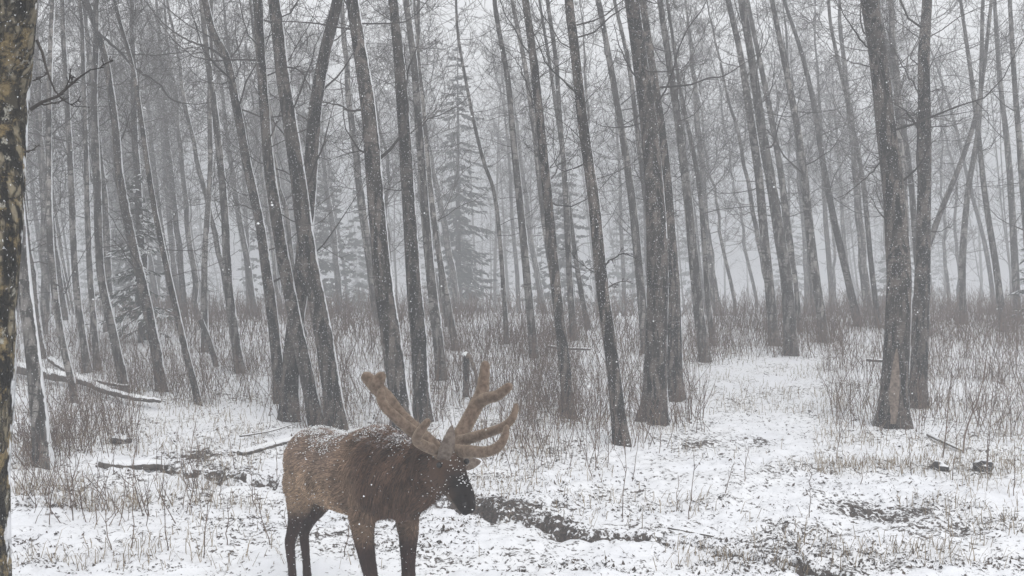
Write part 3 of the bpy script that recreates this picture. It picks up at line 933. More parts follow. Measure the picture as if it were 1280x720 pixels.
for (px_, py_, hp, dx) in STALKS:
    bp = ground(px_, min(py_, 719)); Dd = depth_of(bp)
    bp[2] = float(gz(bp[0], bp[1]))
    hgt_ = hp / F_PX * Dd
    k = 8
    t = np.linspace(0, 1, k)
    ax_ = np.stack([dx / F_PX * Dd * t + R.normal(0, .006, k), R.normal(0, .006, k), -.03 + (hgt_ + .03) * t], 1)
    r = .0048 * (1 - .6 * t)
    parts = [tubes(ax_, r, 5)]
    s2, d2, L2, r2 = sub(ax_[None], r[None], int(R.integers(1, 5)), kmin=.35, spread=.55, lf=(.2, .45), rf=.8)
    p2, q2 = grow(s2, d2, L2, r2, 4, .2, .14)
    parts.append(tubes(p2, q2, 4))
    o = link("dry_stalk", mesh_from("dry_stalk", parts), M['brush'], loc=bp)
    tag(o, "thin leafless dry stalk standing up alone out of the open snow", "stalk", "dry stalks in the open snow")

# ------------------------------------------------------------------ saplings, logs, snag, clods
def sapling(path, r, label, D=None, n2=8):
    base_ = ground(*path[0])
    Dd = depth_of(base_)
    pts_ = [base_ - np.array([0, 0, .05])] + [P(x, y, Dd) for x, y in path]
    pts_[1] = base_
    ax_ = resample(pts_, .06) - base_
    rr = np.linspace(r, r * .3, len(ax_))
    root_ = empty("sapling", base_)
    tag(root_, label, "sapling")
    link("stem", mesh_from("stem", [tubes(ax_, rr, 6)]), M['brush'], root_)
    s2, d2, L2, r2 = sub(ax_[None], rr[None], n2, kmin=.3, spread=.6, lf=(.15, .4), rf=.7)
    d2 = unit(d2 + np.array([0, 0, .5]))
    p2, q2 = grow(s2, d2, L2, r2, 6, .2, .14)
    s3, d3, L3, r3 = sub(p2, q2, 4, lf=(.2, .5))
    p3, q3 = grow(s3, d3, L3, np.maximum(r3, .002), 4, .2, .15)
    tag(link("twigs", mesh_from("twigs", [tubes(p2, q2, 4), tubes(p3, q3, 3)]), M['brush'], root_), kind="stuff")


sapling([(1204, 568), (1206, 545), (1214, 520), (1222, 500), (1230, 470), (1234, 440)], .011, "crooked bare sapling with upswept twigs near the dark clods")
sapling([(1233, 595), (1234, 570), (1235, 545), (1236, 530)], .007, "short broken-topped sapling rising over the dark clods", n2=4)
sapling([(1178, 575), (1182, 545), (1186, 500), (1190, 460)], .009, "straight forked sapling between the upright dark trunk and the crooked sapling")


def log(path, r0, r1, label, name="fallen_log", stubs=(), lift=0.0, from_D=None):
    pts_ = []
    for x, y in path:
        p = ground(x, y)
        p[2] = float(gz(p[0], p[1])) + lift
        pts_.append(p)
    base_ = pts_[0].copy()
    ax_ = resample(np.array(pts_) - base_, .09)
    rr = np.linspace(r0, r1, len(ax_))
    ax_[:, 2] = np.convolve(np.pad(ax_[:, 2], 4, mode='edge'), np.ones(9) / 9, 'valid') + rr * .55
    t0 = unit(ax_[0] - ax_[1]) * .004; t1 = unit(ax_[-1] - ax_[-2]) * .004
    ax2 = np.vstack([ax_[0] + t0, ax_, ax_[-1] + t1]); rr2 = np.concatenate([[.002], rr, [.002]])
    V, Fq = tubes(ax2, rr2, 12)
    n_ = vnoise(V[:, 0] * 9, V[:, 1] * 9, V[:, 2] * 9, seed=71)
    V = V + n_[:, None] * np.array([0, 0, 1]) * r0 * .12
    o = link(name, mesh_from(name, [(V, Fq)]), M['log'], loc=base_)
    tag(o, label, "log")
    # snow lying along its top, following the bark
    snow_r = rr * .80
    s_ax = ax_ + np.stack([np.zeros(len(rr)), np.zeros(len(rr)), rr * .32], 1)
    s_ax = s_ax[1:-1]
    sr = snow_r[1:-1] * (1 + .25 * vnoise(np.arange(len(s_ax)) * .31, np.zeros(len(s_ax)), seed=72)) * np.where(vnoise(np.arange(len(s_ax)) * .12 + 5, np.zeros(len(s_ax)), seed=73) > -.75, 1, .5)
    a2 = np.vstack([s_ax[0] - unit(s_ax[1] - s_ax[0]) * .01, s_ax, s_ax[-1] + unit(s_ax[-1] - s_ax[-2]) * .01])
    V, Fq = tubes(a2, np.concatenate([[.002], sr, [.002]]), 10)
    so = link("snow_cover", mesh_from("snow_cover", [(V, Fq)]), M['flake'], o)
    return o


log([(12, 470), (45, 477), (75, 484), (105, 489), (135, 501), (165, 510), (200, 515)], .100, .032, "long snow-capped fallen log curving through the grass among thin trunks", lift=.10)
log([(64, 459), (78, 470), (100, 482), (130, 490), (160, 494)], .060, .025, "thinner snowy log lying behind and along the long curving one", lift=.10)
log([(128, 586), (150, 588), (180, 587), (210, 585)], .065, .055, "short dark snow-dusted log lying by the muddy rut")
log([(300, 572), (325, 564), (350, 556), (378, 548)], .045, .032, "log with snow on top pointing at the elk's rump")
log([(686, 452), (705, 455), (738, 456)], .030, .022, "snowy stick lying across the foot of the dark leaning trunk", "fallen_branch", lift=.25)
log([(1083, 466), (1098, 467), (1112, 467)], .030, .03, "short snowy branch stub beside the scarred stout trunk", "fallen_branch", lift=.2)
log([(1160, 545), (1180, 555), (1203, 566)], .022, .016, "dark fallen branch at the foot of the crooked sapling", "fallen_branch", lift=.02)
log([(835, 663), (862, 667), (892, 672)], .014, .008, "thin dark branch lying on the muddy rut's bank", "fallen_branch")
log([(300, 552), (335, 545), (368, 534)], .014, .008, "thin twig lying above the log that points at the elk", "fallen_branch", lift=.05)


def leaning_pole():
    base_ = ground(271, 458); Dd = depth_of(base_)
    ax_ = resample([base_ - np.array([0, 0, .1]), base_, P(262, 428, Dd), P(251, 400, Dd)], .08) - base_
    rr = np.linspace(.055, .045, len(ax_))
    ax2 = np.vstack([ax_, ax_[-1] + unit(ax_[-1] - ax_[-2]) * .01]); rr2 = np.append(rr, .003)
    root_ = empty("broken_pole", base_)
    tag(root_, "short broken pole leaning with a bright snow edge", "snag")
    link("trunk", mesh_from("trunk", [tubes(ax2, rr2, 10)]), M['aspen'], root_)


leaning_pole()


def snag():
    base_ = ground(583, 496); Dd = depth_of(base_)
    s = Dd / F_PX
    root_ = empty("broken_snag", base_)
    tag(root_, "broken-off snag with a snow cap and its top hanging down beside it", "snag")
    k = 12
    z = np.linspace(-.1, 52 * s, k)
    ax_ = np.stack([-.01 * z, 0 * z, z], 1); rr = np.full(k, 4.2 * s)
    V, Fq = tubes(np.vstack([ax_, ax_[-1] + [.0, 0, .02]]), np.append(rr, .004), 12)
    V[-24:, 2] += vnoise(V[-24:, 0] * 40, V[-24:, 1] * 40, seed=80) * .05
    link("stump", mesh_from("stump", [(V, Fq)]), M['poplar'], root_)
    top = ax_[-1]
    q = resample([top + [.01, -.02, -.03], top + [4 * s, -.04, 2 * s], top + [9 * s, -.05, -12 * s], top + [13 * s, -.06, -24 * s], top + [14 * s, -.06, -48 * s]], .03)
    link("hanging_top", mesh_from("hanging_top", [tubes(np.vstack([q, q[-1] + [0, 0, -.01]]), np.append(np.linspace(2.4 * s, 2.0 * s, len(q)), .002), 8)]), M['wood'], root_)
    cap = [top + np.array([x * s, 0, .015]) for x in (-5, -2.5, 0, 2.5, 4.5)]
    link("snow_cap", mesh_from("snow_cap", [tubes(np.array(cap), np.array([.004, .035, .045, .035, .004]), 10)]), M['flake'], root_)


snag()


def clod(px_, py_, r, label, seed):
    import bmesh
    bm = bmesh.new()
    bmesh.ops.create_icosphere(bm, subdivisions=3, radius=1)
    for v_ in bm.verts:
        c = v_.co
        k_ = 1 + .30 * float(vnoise(c.x * 1.6 + seed, c.y * 1.6, c.z * 1.6, seed=seed)) + .12 * float(vnoise(c.x * 5 + seed, c.y * 5, c.z * 5, seed=seed))
        v_.co = (c.x * r * k_ * 1.25, c.y * r * k_, c.z * r * k_ * .75)
    me_ = bpy.data.meshes.new("clod"); bm.to_mesh(me_); bm.free()
    for p_ in me_.polygons:
        p_.use_smooth = True
    b_ = ground(px_, py_); b_[2] = float(gz(b_[0], b_[1])) + r * .3
    tag(link("earth_clod", me_, M['clod'], loc=b_), label, "clod")


clod(1173, 592, .075, "round dark clod of earth under the fallen branch by the crooked sapling", 3)
clod(1229, 592, .080, "lumpy dark clod of earth at the foot of the short broken-topped sapling", 8)
clod(150, 556, .095, "dark snow-capped lump at the edge of the dead grass behind the short log", 12)

# ------------------------------------------------------------------ the elk
EO = np.array([-1.055, 7.17, 0.0])
TH = math.radians(52)
EF = np.array([math.cos(TH), -math.sin(TH), 0]); EL = np.array([math.sin(TH), math.cos(TH), 0]); EU = np.array([0, 0, 1.0])


def E(u, v, w):
    return EO + u * EF + v * EL + w * EU


def to_local(p):
    q = np.asarray(p) - EO
    return np.stack([q @ EF, q @ EL, q[..., 2]], -1)


def loft(rows, sides=20):
    """rows: (u, v, w, half_width, half_height[, sharpness]) cross-sections, ends closed"""
    rows = np.array(rows, float)
    # densify
    c = resample(rows[:, :3], .03)
    s0 = np.concatenate([[0], np.cumsum(np.linalg.norm(np.diff(rows[:, :3], axis=0), axis=1))]); s0 /= s0[-1]
    t = np.linspace(0, 1, len(c))
    a = np.interp(t, s0, rows[:, 3]); b_ = np.interp(t, s0, rows[:, 4])
    ker = np.ones(5) / 5
    a = np.convolve(np.pad(a, 2, mode='edge'), ker, 'valid'); b_ = np.convolve(np.pad(b_, 2, mode='edge'), ker, 'valid')
    Tn = np.gradient(c, axis=0); Tn = unit(Tn)
    lat = unit(np.cross(np.broadcast_to([0, 0, 1.0], Tn.shape), Tn) + 1e-6 * np.array([0, 1, 0]))
    vert = Tn[:, None, :] * 0 + np.cross(Tn, lat)[:, None, :]
    th = np.arange(sides) / sides * 2 * math.pi
    V = c[:, None, :] + a[:, None, None] * np.cos(th)[None, :, None] * lat[:, None, :] + b_[:, None, None] * np.sin(th)[None, :, None] * vert
    return close_loft(V)


def close_loft(V):
    k, s, _ = V.shape
    i = np.arange(k - 1)[:, None] * s; j = np.arange(s)[None]; j2 = (j + 1) % s
    q = np.stack([i + j, i + j2, i + s + j2, i + s + j], -1).reshape(-1, 4)
    c0, c1 = V[0].mean(0), V[-1].mean(0)
    Vf = np.vstack([V.reshape(-1, 3), c0, c1])
    jj = np.arange(s); n0 = k * s
    caps = np.concatenate([np.stack([np.full(s, n0), (jj + 1) % s, jj], 1), np.stack([np.full(s, n0 + 1), (k - 1) * s + jj, (k - 1) * s + (jj + 1) % s], 1)])
    return Vf, q, caps


def leg_loft(rows, sides=14):
    """near-vertical limb: rows (u, v, w, radius_fore_aft, radius_side) from the top down"""
    rows = np.array(rows, float)
    c = resample(rows[:, :3], .025)
    s0 = np.concatenate([[0], np.cumsum(np.linalg.norm(np.diff(rows[:, :3], axis=0), axis=1))]); s0 /= s0[-1]
    t = np.linspace(0, 1, len(c))
    a = np.interp(t, s0, rows[:, 3]); b_ = np.interp(t, s0, rows[:, 4])
    th = np.arange(sides) / sides * 2 * math.pi
    V = c[:, None, :] + np.stack([a[:, None] * np.cos(th), b_[:, None] * np.sin(th), np.zeros((len(c), sides))], -1)
    return close_loft(V)


# head line measured in the photograph
poll = to_local(P(556, 566, 6.36)); nose = to_local(P(585, 632, 6.14))
hd = nose - poll
hl = np.linalg.norm(hd); hu = hd / hl
hside = unit(np.cross(np.array([0, 0, 1.0]), hu)); hup = np.cross(hu, hside)


def HP(t, up=0.0, side=0.0):
    return poll + hd * t + hup * up + hside * side


torso = loft([(-.67, 0, 1.03, .05, .06), (-.65, 0, 1.03, .13, .15), (-.57, 0, 1.025, .20, .215), (-.42, 0, 1.015, .235, .245), (-.22, 0, 1.01, .25, .245), (0, 0, 1.025, .265, .255),
              (.18, 0, 1.06, .26, .275), (.34, 0, 1.095, .24, .295), (.46, 0, 1.105, .225, .275), (.58, 0, 1.09, .19, .225), (.68, 0, 1.08, .13, .17), (.72, 0, 1.08, .05, .07)])
neck = loft([(.38, 0, 1.10, .20, .24), (.55, .0, 1.12, .19, .245), (.72, .01, 1.15, .165, .22), (.88, .03, 1.22, .13, .17), (poll[0] - .05, poll[1] - .01, poll[2] - .075, .09, .115), (*(HP(.10, -.04)), .06, .08)])
head = loft([(*HP(-.10, -.06), .05, .05), (*HP(-.02, -.055), .090, .112), (*HP(.14, -.05), .106, .138), (*HP(.30, -.048), .104, .136), (*HP(.46, -.036), .082, .106), (*HP(.64, -.020), .066, .082), (*HP(.82, -.014), .066, .078), (*HP(.96, -.012), .068, .074), (*HP(1.05, -.016), .058, .060), (*HP(1.09, -.02), .02, .022)])
# legs (u forward, v to the elk's left)
front_l = leg_loft([(.45, .10, 1.0, .13, .08), (.46, .13, .86, .105, .075), (.475, .14, .74, .078, .060), (.475, .14, .62, .060, .050), (.475, .14, .50, .046, .042), (.48, .14, .42, .048, .045), (.475, .14, .37, .038, .037), (.47, .14, .22, .028, .028), (.47, .14, .12, .034, .034), (.50, .14, .05, .042, .042), (.52, .14, .0, .055, .050)])
front_r = leg_loft([(.40, -.10, 1.0, .13, .08), (.38, -.13, .86, .105, .078), (.40, -.14, .74, .080, .062), (.44, -.14, .62, .062, .052), (.49, -.14, .50, .047, .044), (.52, -.14, .42, .048, .046), (.51, -.14, .37, .038, .038), (.49, -.14, .22, .028, .028), (.48, -.14, .12, .034, .034), (.51, -.14, .05, .042, .042), (.53, -.14, .0, .055, .050)])
hind_r = leg_loft([(-.42, -.12, 1.02, .19, .085), (-.42, -.145, .88, .17, .09), (-.42, -.15, .76, .125, .075), (-.46, -.15, .65, .078, .055), (-.51, -.15, .56, .058, .042), (-.56, -.15, .48, .050, .036), (-.57, -.15, .42, .040, .034), (-.545, -.15, .28, .030, .028), (-.53, -.15, .14, .034, .032), (-.49, -.15, .05, .042, .04), (-.47, -.15, .0, .054, .048)])
hind_l = leg_loft([(-.42, .10, 1.02, .19, .085), (-.44, .11, .88, .17, .09), (-.48, .09, .76, .125, .075), (-.54, .05, .65, .078, .055), (-.62, .03, .56, .058, .042), (-.68, .02, .48, .050, .036), (-.69, .02, .42, .040, .034), (-.665, .02, .28, .030, .028), (-.65, .02, .14, .034, .032), (-.61, .02, .05, .042, .04), (-.59, .02, .0, .054, .048)])
tail = loft([(-.60, 0, 1.13, .03, .03), (-.67, 0, 1.09, .032, .03), (-.70, 0, 1.02, .025, .02), (-.70, 0, .98, .01, .01)], 10)
parts = []
for Vf, q, caps in (torso, neck, head, front_l, front_r, hind_r, hind_l, tail):
    parts.append((Vf, q)); parts.append((Vf, caps))
raw = mesh_from("elk_raw", parts)
tmp = bpy.data.objects.new("elk_raw", raw)
COL.objects.link(tmp)
md = tmp.modifiers.new("remesh", 'REMESH'); md.mode = 'VOXEL'; md.voxel_size = 0.0115
md = tmp.modifiers.new("smooth", 'SMOOTH'); md.factor = .5; md.iterations = 6
dg = bpy.context.evaluated_depsgraph_get()
body_me = bpy.data.meshes.new_from_object(tmp.evaluated_get(dg))
bpy.data.objects.remove(tmp)
body_me.name = "body"
nv = len(body_me.vertices)
bv = np.empty(nv * 3, np.float32); body_me.vertices.foreach_get("co", bv); bv = bv.reshape(-1, 3).astype(float)
bn = np.empty(nv * 3, np.float32); body_me.vertices.foreach_get("normal", bn); bn = bn.reshape(-1, 3).astype(float)


def sstep(x, a, b_):
    t = np.clip((x - a) / (b_ - a), 0, 1)
    return t * t * (3 - 2 * t)


def coat(p):
    """coat colour at local points: tan flank, dark neck, near-black face and legs"""
    u, v, w = p[:, 0], p[:, 1], p[:, 2]
    n = vnoise(u * 6, v * 6, w * 6, seed=91)[:, None] * .5
    flank = np.array([.33, .228, .150]); back = np.array([.22, .155, .115]); sh = np.array([.175, .115, .077])
    mane = np.array([.088, .051, .034]); legc = np.array([.040, .020, .017]); face = np.array([.050, .033, .025]); rump = np.array([.25, .180, .130])
    c = flank + (back - flank) * sstep(w, .95, 1.15)[:, None]
    c = c + (rump - c) * (sstep(-u, .45, .6) * sstep(w, .75, .9))[:, None] * .5
    c = c + (sh - c) * sstep(u, .08, .32)[:, None]
    c = c + (mane - c) * sstep(u + (w - 1.0) * .25, .42, .58)[:, None]
    belly = sstep(-w, -.80, -.68) * sstep(-u, -.2, .1) * (u > -.4)
    c = c + (np.array([.12, .08, .055]) - c) * belly[:, None] * .4
    c = c + (legc - c) * sstep(-(w + .10 * (u < 0) * 0), -.78, -.64)[:, None] * (np.abs(v) >= 0)[:, None]
    hdist = (p - poll) @ hu
    onhead = sstep(hdist + .25 * vnoise(u * 5, v * 5, w * 5, seed=92) * .3, .06, .22) * (u > poll[0] - .1)
    c = c + (face - c) * onhead[:, None]
    fwd_ = hdist / hl
    top_ = (p - poll) @ hup
    c = c + (np.array([.012, .010, .010]) - c) * (onhead * sstep(top_, -.02, .05))[:, None]           # forehead and bridge
    c = c + (np.array([.010, .008, .008]) - c) * (onhead * sstep(fwd_, .78, .9))[:, None]             # nose
    c = c + (np.array([.13, .10, .08]) - c) * (onhead * sstep(fwd_, .62, .72) * sstep(-fwd_, -.98, -.88) * sstep(-top_, .02, .05))[:, None]  # pale chin
    return np.clip(c * (1 + .28 * n), .004, 1)


colv = coat(bv)
ca = body_me.color_attributes.new("coat", 'FLOAT_COLOR', 'POINT')
ca.data.foreach_set("color", np.concatenate([colv, np.ones((nv, 1))], 1).astype(np.float32).ravel())
for p_ in body_me.polygons:
    p_.use_smooth = True


def coat_mat(name, snow=True, rough=.85):
    m_, nt_, b_ = new_mat(name, rough, .15)
    g_ = G(nt_)
    a_ = g_.n("ShaderNodeAttribute", attribute_name="coat")
    nn = g_.noise(g_.coord((1, 1, 1)), 60.0, 3.0)
    c_ = g_.mix(g_.math('MULTIPLY', g_.ramp(nn, .3, .7), .35), a_.outputs["Color"], (.02, .014, .011))
    if snow:
        f_ = g_.math('ADD', g_.facing((-.05, .0, 1)), g_.math('MULTIPLY', g_.math('SUBTRACT', g_.noise(g_.wcoord((1, 1, 1)), 26.0, 4.0, .7), .5), 1.3))
        c_ = g_.mix(g_.math('MULTIPLY', g_.ramp(f_, .92, 1.15), .75), c_, (.62, .62, .64))
    nt_.links.new(c_, b_.inputs["Base Color"])
    return m_


M['coat'] = coat_mat("elk_coat")
elk = empty("elk", EO)
elk.rotation_euler = (0, 0, math.atan2(EF[1], EF[0]))
tag(elk, "bull elk with thick velvet antlers standing in the snow, head lowered", "elk")
link("body", body_me, M['coat'], elk)

# fur: short lying hairs, long shaggy ones on the neck
body_me.calc_loop_triangles()
tri = np.empty(len(body_me.loop_triangles) * 3, np.int32); body_me.loop_triangles.foreach_get("vertices", tri); tri = tri.reshape(-1, 3)
A_, B_, C_ = bv[tri[:, 0]], bv[tri[:, 1]], bv[tri[:, 2]]
area = np.linalg.norm(np.cross(B_ - A_, C_ - A_), axis=1)


def hair(n, lens, wid, where, lift, name, gravity=.5, droopn=.0, spread=.0):
    wgt = area * where((A_ + B_ + C_) / 3)
    ti = R.choice(len(tri), n, p=wgt / wgt.sum())
    a, b_ = R.random(n), R.random(n)
    sw = a + b_ > 1
    a[sw], b_[sw] = 1 - a[sw], 1 - b_[sw]
    p = A_[ti] + (B_[ti] - A_[ti]) * a[:, None] + (C_[ti] - A_[ti]) * b_[:, None]
    nn = unit(np.cross(B_ - A_, C_ - A_))[ti]
    flow = np.array([[-1.0, 0, -gravity]]) + np.stack([.30 * vnoise(p[:, 0] * 7, p[:, 1] * 7, p[:, 2] * 7, seed=95 + q) for q in range(3)], 1) + R.normal(0, .10 + spread, (n, 3))
    legm = (p[:, 2] < .72)
    flow[legm] = np.array([0, 0, -1.0]) + R.normal(0, .08, (legm.sum(), 3))
    flow = unit(flow - nn * np.sum(flow * nn, 1, keepdims=True))
    L = (R.uniform(*lens, n) * np.where(p[:, 2] < .84, .5, 1.0))[:, None] * (1 + .35 * vnoise(p[:, 0] * 12, p[:, 1] * 12, p[:, 2] * 12, seed=99))[:, None]
    sd = np.cross(nn, flow) * wid
    m_ = p + (flow + nn * lift) * L * .5
    e_ = p + (flow + nn * lift * .5 + np.array([0, 0, -droopn])) * L
    V = np.stack([p - sd, p + sd, m_ + sd * .8, m_ - sd * .8, e_], 1).reshape(-1, 3)
    b0 = np.arange(n)[:, None] * 5
    me_ = mesh_from(name, [(V, np.concatenate([b0 + np.array([[0, 1, 2]]), b0 + np.array([[0, 2, 3]]), b0 + np.array([[3, 2, 4]])]))])
    cc = coat(p) * (.4 + 1.5 * R.random((n, 1)) ** 1.3) * (1 + .45 * vnoise(p[:, 0] * 16, p[:, 1] * 16, p[:, 2] * 9, seed=98))[:, None]
    cc = np.repeat(cc, 5, 0)
    a_ = me_.color_attributes.new("coat", 'FLOAT_COLOR', 'POINT')
    a_.data.foreach_set("color", np.concatenate([cc, np.ones((len(cc), 1))], 1).astype(np.float32).ravel())
    return tag(link(name, me_, M['coat'], elk), kind="stuff")


def on_body(c):
    hdist = (c - poll) @ hu
    return np.where((hdist > .05) & (c[:, 0] > poll[0] - .12), .04, 1.0) * np.where(c[:, 2] < .45, .3, 1.0)


def on_mane(c):
    q = c[:, 0] + (c[:, 2] - 1.0) * .2
    hdist = (c - poll) @ hu
    return sstep(q, .34, .5) * (hdist < .0) * (c[:, 0] < poll[0] - .10) * (c[:, 2] > .90) + 1e-9


hair(46000, (.025, .055), .0020, on_body, .30, "fur")
hair(15000, (.035, .085), .0034, on_mane, .5, "mane", gravity=1.6, droopn=.3, spread=.22)

# antlers in velvet
m, nt, b = new_mat("antler_velvet", .95, .1)
g = G(nt)
vn = g.noise(g.coord((1, 1, 1)), 38.0, 4.0, .6)
lw = g.n("ShaderNodeLayerWeight"); lw.inputs["Blend"].default_value = .35
col = g.mix(g.ramp(vn, .3, .7), (.075, .050, .036), (.200, .145, .108))
nt.links.new(col, b.inputs["Base Color"])
b.inputs["Sheen Weight"].default_value = .45
b.inputs["Sheen Roughness"].default_value = .5
b.inputs["Sheen Tint"].default_value = (.85, .72, .55, 1)
g.bump(vn, .35, .01, b)
M['velvet'] = m


def beam(px_pts, radii):
    pts_ = np.array([to_local(P(x, y, d)) for x, y, d in px_pts])
    c = resample(pts_, .012)
    s0 = np.linspace(0, 1, len(radii))
    radii = [q * .88 for q in radii]
    rr = np.interp(np.linspace(0, 1, len(c)), s0, radii)
    # blunt rounded tip
    dist = np.linalg.norm(c - c[-1], axis=1)
    rt = radii[-1]
    rr = np.where(dist < rt, np.minimum(rr, np.sqrt(np.maximum(rt ** 2 - (rt - dist) ** 2, 1e-6))), rr)
    V, q = tubes(c, np.maximum(rr, .002), 16)
    Vr = V.reshape(len(c), 16, 3)
    return close_loft(Vr)


def antler(beams):
    parts_ = []
    for bm_ in beams:
        Vf, q, caps = beam(*bm_)
        parts_ += [(Vf, q), (Vf, caps)]
    raw_ = mesh_from("antler_raw", parts_)
    t_ = bpy.data.objects.new("antler_raw", raw_)
    COL.objects.link(t_)
    d_ = t_.modifiers.new("r", 'REMESH'); d_.mode = 'VOXEL'; d_.voxel_size = .008
    d_ = t_.modifiers.new("s", 'SMOOTH'); d_.factor = .5; d_.iterations = 6
    me_ = bpy.data.meshes.new_from_object(t_.evaluated_get(bpy.context.evaluated_depsgraph_get()))
    bpy.data.objects.remove(t_)
    for p_ in me_.polygons:
        p_.use_smooth = True
    me_.name = "antler"
    o_ = link("antler", me_, M['velvet'], elk)
    # short velvet fuzz standing off the surface
    nv_ = len(me_.vertices)
    co = np.empty(nv_ * 3, np.float32); me_.vertices.foreach_get("co", co); co = co.reshape(-1, 3).astype(float)
    no = np.empty(nv_ * 3, np.float32); me_.vertices.foreach_get("normal", no); no = no.reshape(-1, 3).astype(float)
    pick = R.choice(nv_, 7000)
    p, nn = co[pick] + R.normal(0, .003, (7000, 3)), unit(no[pick] + R.normal(0, .35, (7000, 3)))
    sd = unit(np.cross(nn, R.normal(0, 1, nn.shape))) * .0011
    V_ = np.stack([p - sd, p + sd, p + nn * R.uniform(.002, .006, (7000, 1))], 1).reshape(-1, 3)
    tag(link("velvet_fuzz", mesh_from("velvet_fuzz", [(V_, np.arange(21000).reshape(-1, 3))]), M['velvet'], o_), kind="stuff")
    return o_


antler([([(566, 572, 6.36), (571, 552, 6.42), (583, 530, 6.48), (594, 509, 6.52), (602, 492, 6.55), (605, 472, 6.57), (607, 450, 6.58)], [.044, .049, .051, .050, .048, .038, .030]),
        ([(596, 505, 6.53), (608, 498, 6.48), (622, 494, 6.42), (640, 480, 6.36)], [.046, .040, .036, .028]),
        ([(573, 552, 6.40), (590, 547, 6.32), (609, 541, 6.24), (628, 534, 6.18), (641, 522, 6.15), (646, 503, 6.16)], [.040, .038, .034, .031, .028, .018]),
        ([(568, 564, 6.36), (586, 564, 6.24), (606, 565, 6.14), (622, 559, 6.08), (631, 546, 6.05), (634, 530, 6.05)], [.044, .042, .039, .035, .030, .018])])
antler([([(552, 570, 6.30), (541, 556, 6.29), (522, 538, 6.33), (502, 519, 6.38), (486, 500, 6.42), (470, 484, 6.45), (461, 474, 6.46), (453, 466, 6.46)], [.046, .044, .042, .040, .040, .048, .046, .038]),
        ([(468, 486, 6.44), (473, 476, 6.43), (480, 465, 6.42)], [.046, .042, .034]),
        ([(530, 549, 6.28), (512, 536, 6.20), (494, 521, 6.15), (481, 508, 6.14), (476, 497, 6.16), (478, 484, 6.18)], [.040, .038, .036, .034, .032, .024]),
        ([(546, 564, 6.28), (528, 556, 6.18), (521, 549, 6.12), (527, 537, 6.06), (537, 523, 6.02)], [.036, .036, .034, .032, .020])])


def ear(px_pts, wid, dirn):
    pts_ = np.array([to_local(P(x, y, d)) for x, y, d in px_pts])
    c = resample(pts_, .012)
    t = np.linspace(0, 1, len(c))
    half = wid * np.sin(math.pi * np.clip(t * .80 + .19, 0, 1)) ** .6
    Tn = unit(np.gradient(c, axis=0))
    camd = to_local(CAMP) - c
    lat = unit(np.cross(Tn, camd)); out = np.cross(lat, Tn)
    rows_ = []
    for th in np.linspace(0, 2 * math.pi, 16, endpoint=False):
        x, y = math.cos(th), math.sin(th)
        rows_.append(c + lat * (half * x)[:, None] + out * ((.010 * y + .45 * half * x * x) * 1.0)[:, None])
    V = np.stack(rows_, 1)
    Vf, q, caps = close_loft(V)
    me_ = mesh_from("ear", [(Vf, q), (Vf, caps)])
    m_ = M['velvet']
    return link("ear", me_, M['ear'], elk)


M['ear'] = simple_mat("ear_fur", (.10, .075, .06), (.22, .18, .15), 40.0)
ear([(553, 575, 6.27), (558, 562, 6.22), (562, 548, 6.18), (565, 532, 6.16)], .040, None)
ear([(566, 578, 6.42), (582, 580, 6.52), (600, 577, 6.60)], .040, None)


def ball(name, c, r, mat, sc=(1, 1, 1)):
    import bmesh
    bm = bmesh.new()
    bmesh.ops.create_uvsphere(bm, u_segments=16, v_segments=10, radius=r)
    for v_ in bm.verts:
        v_.co = (v_.co.x * sc[0], v_.co.y * sc[1], v_.co.z * sc[2])
    me_ = bpy.data.meshes.new(name); bm.to_mesh(me_); bm.free()
    for p_ in me_.polygons:
        p_.use_smooth = True
    return link(name, me_, mat, elk, loc=[float(x) for x in c])


m, nt, b = new_mat("wet_black", .15, .5)
b.inputs["Base Color"].default_value = (.008, .006, .006, 1)
M['eye'] = m
for s_ in (-1, 1):
    ball("eye", HP(.28, .036, s_ * .086), .017, M['eye'])
for s_ in (-1, 1):
    ball("nostril", HP(1.0, .022, s_ * .026), .013, M['eye'])

# snow settled on the elk's back and face
def snow_bits(n, where, rmin, rmax, name):
    cen = (A_ + B_ + C_) / 3
    nn = unit(np.cross(B_ - A_, C_ - A_))
    wgt = area * where(cen, nn)
    ti = R.choice(len(tri), n, p=wgt / wgt.sum())
    p = cen[ti] + nn[ti] * .012 + R.normal(0, .006, (n, 3))
    r = R.uniform(rmin, rmax, n)
    o = np.array([[1, 0, 0], [-1, 0, 0], [0, 1, 0], [0, -1, 0], [0, 0, .6], [0, 0, -.6]], float)
    V = p[:, None, :] + r[:, None, None] * o[None] * R.uniform(.6, 1.5, (n, 6, 1))
    f = np.array([[0, 2, 4], [2, 1, 4], [1, 3, 4], [3, 0, 4], [2, 0, 5], [1, 2, 5], [3, 1, 5], [0, 3, 5]])
    Fc = (np.arange(n)[:, None, None] * 6 + f[None]).reshape(-1, 3)
    return tag(link(name, mesh_from(name, [(V.reshape(-1, 3), Fc)]), M['flake'], elk), kind="stuff")


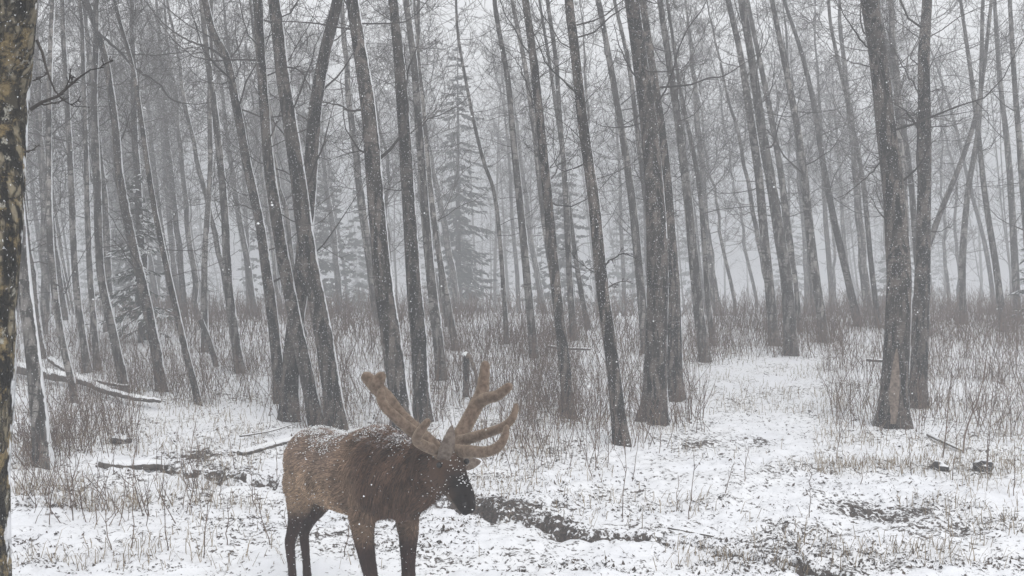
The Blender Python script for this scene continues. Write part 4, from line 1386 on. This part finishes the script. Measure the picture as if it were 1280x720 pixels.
snow_bits(4200, lambda c, n_: np.clip(n_[:, 2] - .45, 0, 1) ** 1.5 * (vnoise(c[:, 0] * 14, c[:, 1] * 14, c[:, 2] * 14, seed=77) > -.1) + .010, .002, .0055, "settled_snow")

# ------------------------------------------------------------------ falling snow
n = 7500
D = 3.0 + 20 * R.random(n) ** .7
x = R.uniform(-.52, .52, n) * D
z = R.uniform(.05, 1, n) * (CAM_H + .22 * D)
r = np.where(R.random(n) < .03, R.uniform(.0035, .0048, n), R.uniform(.0014, .0036, n))
o8 = np.array([[1, 0, 0], [-1, 0, 0], [0, 1, 0], [0, -1, 0], [0, 0, 1], [0, 0, -1]], float)
V = np.stack([x, D, z], 1)[:, None, :] + r[:, None, None] * o8[None] * R.uniform(.7, 1.4, (n, 6, 1))
f8 = np.array([[0, 2, 4], [2, 1, 4], [1, 3, 4], [3, 0, 4], [2, 0, 5], [1, 2, 5], [3, 1, 5], [0, 3, 5]])
tag(link("falling_snow", mesh_from("falling_snow", [(V.reshape(-1, 3), (np.arange(n)[:, None, None] * 6 + f8[None]).reshape(-1, 3))]), M['flake']), "small snowflakes drifting down all through the air", "snow", kind="stuff")

# ------------------------------------------------------------------ haze
hz = bpy.data.materials.new("haze")
hz.use_nodes = True
hz.node_tree.nodes.clear()
ov = hz.node_tree.nodes.new("ShaderNodeOutputMaterial")
pv = hz.node_tree.nodes.new("ShaderNodeVolumePrincipled")
pv.inputs["Color"].default_value = (.70, .71, .725, 1)
pv.inputs["Density"].default_value = 0.0135
pv.inputs["Anisotropy"].default_value = 0.1
hz.node_tree.links.new(pv.outputs[0], ov.inputs["Volume"])
x0, x1, y0, y1, z0, z1 = -195, 195, -65, 245, -9.6, 11.2
V = np.array([[x, y, z] for x in (x0, x1) for y in (y0, y1) for z in (z0, z1)], float)
Fc = np.array([[0, 1, 3, 2], [4, 6, 7, 5], [0, 4, 5, 1], [2, 3, 7, 6], [0, 2, 6, 4], [1, 5, 7, 3]])
tag(link("haze", mesh_from("haze", [(V, Fc)], smooth=False), hz), "even snowy haze filling the air of the wood", "haze", kind="stuff")
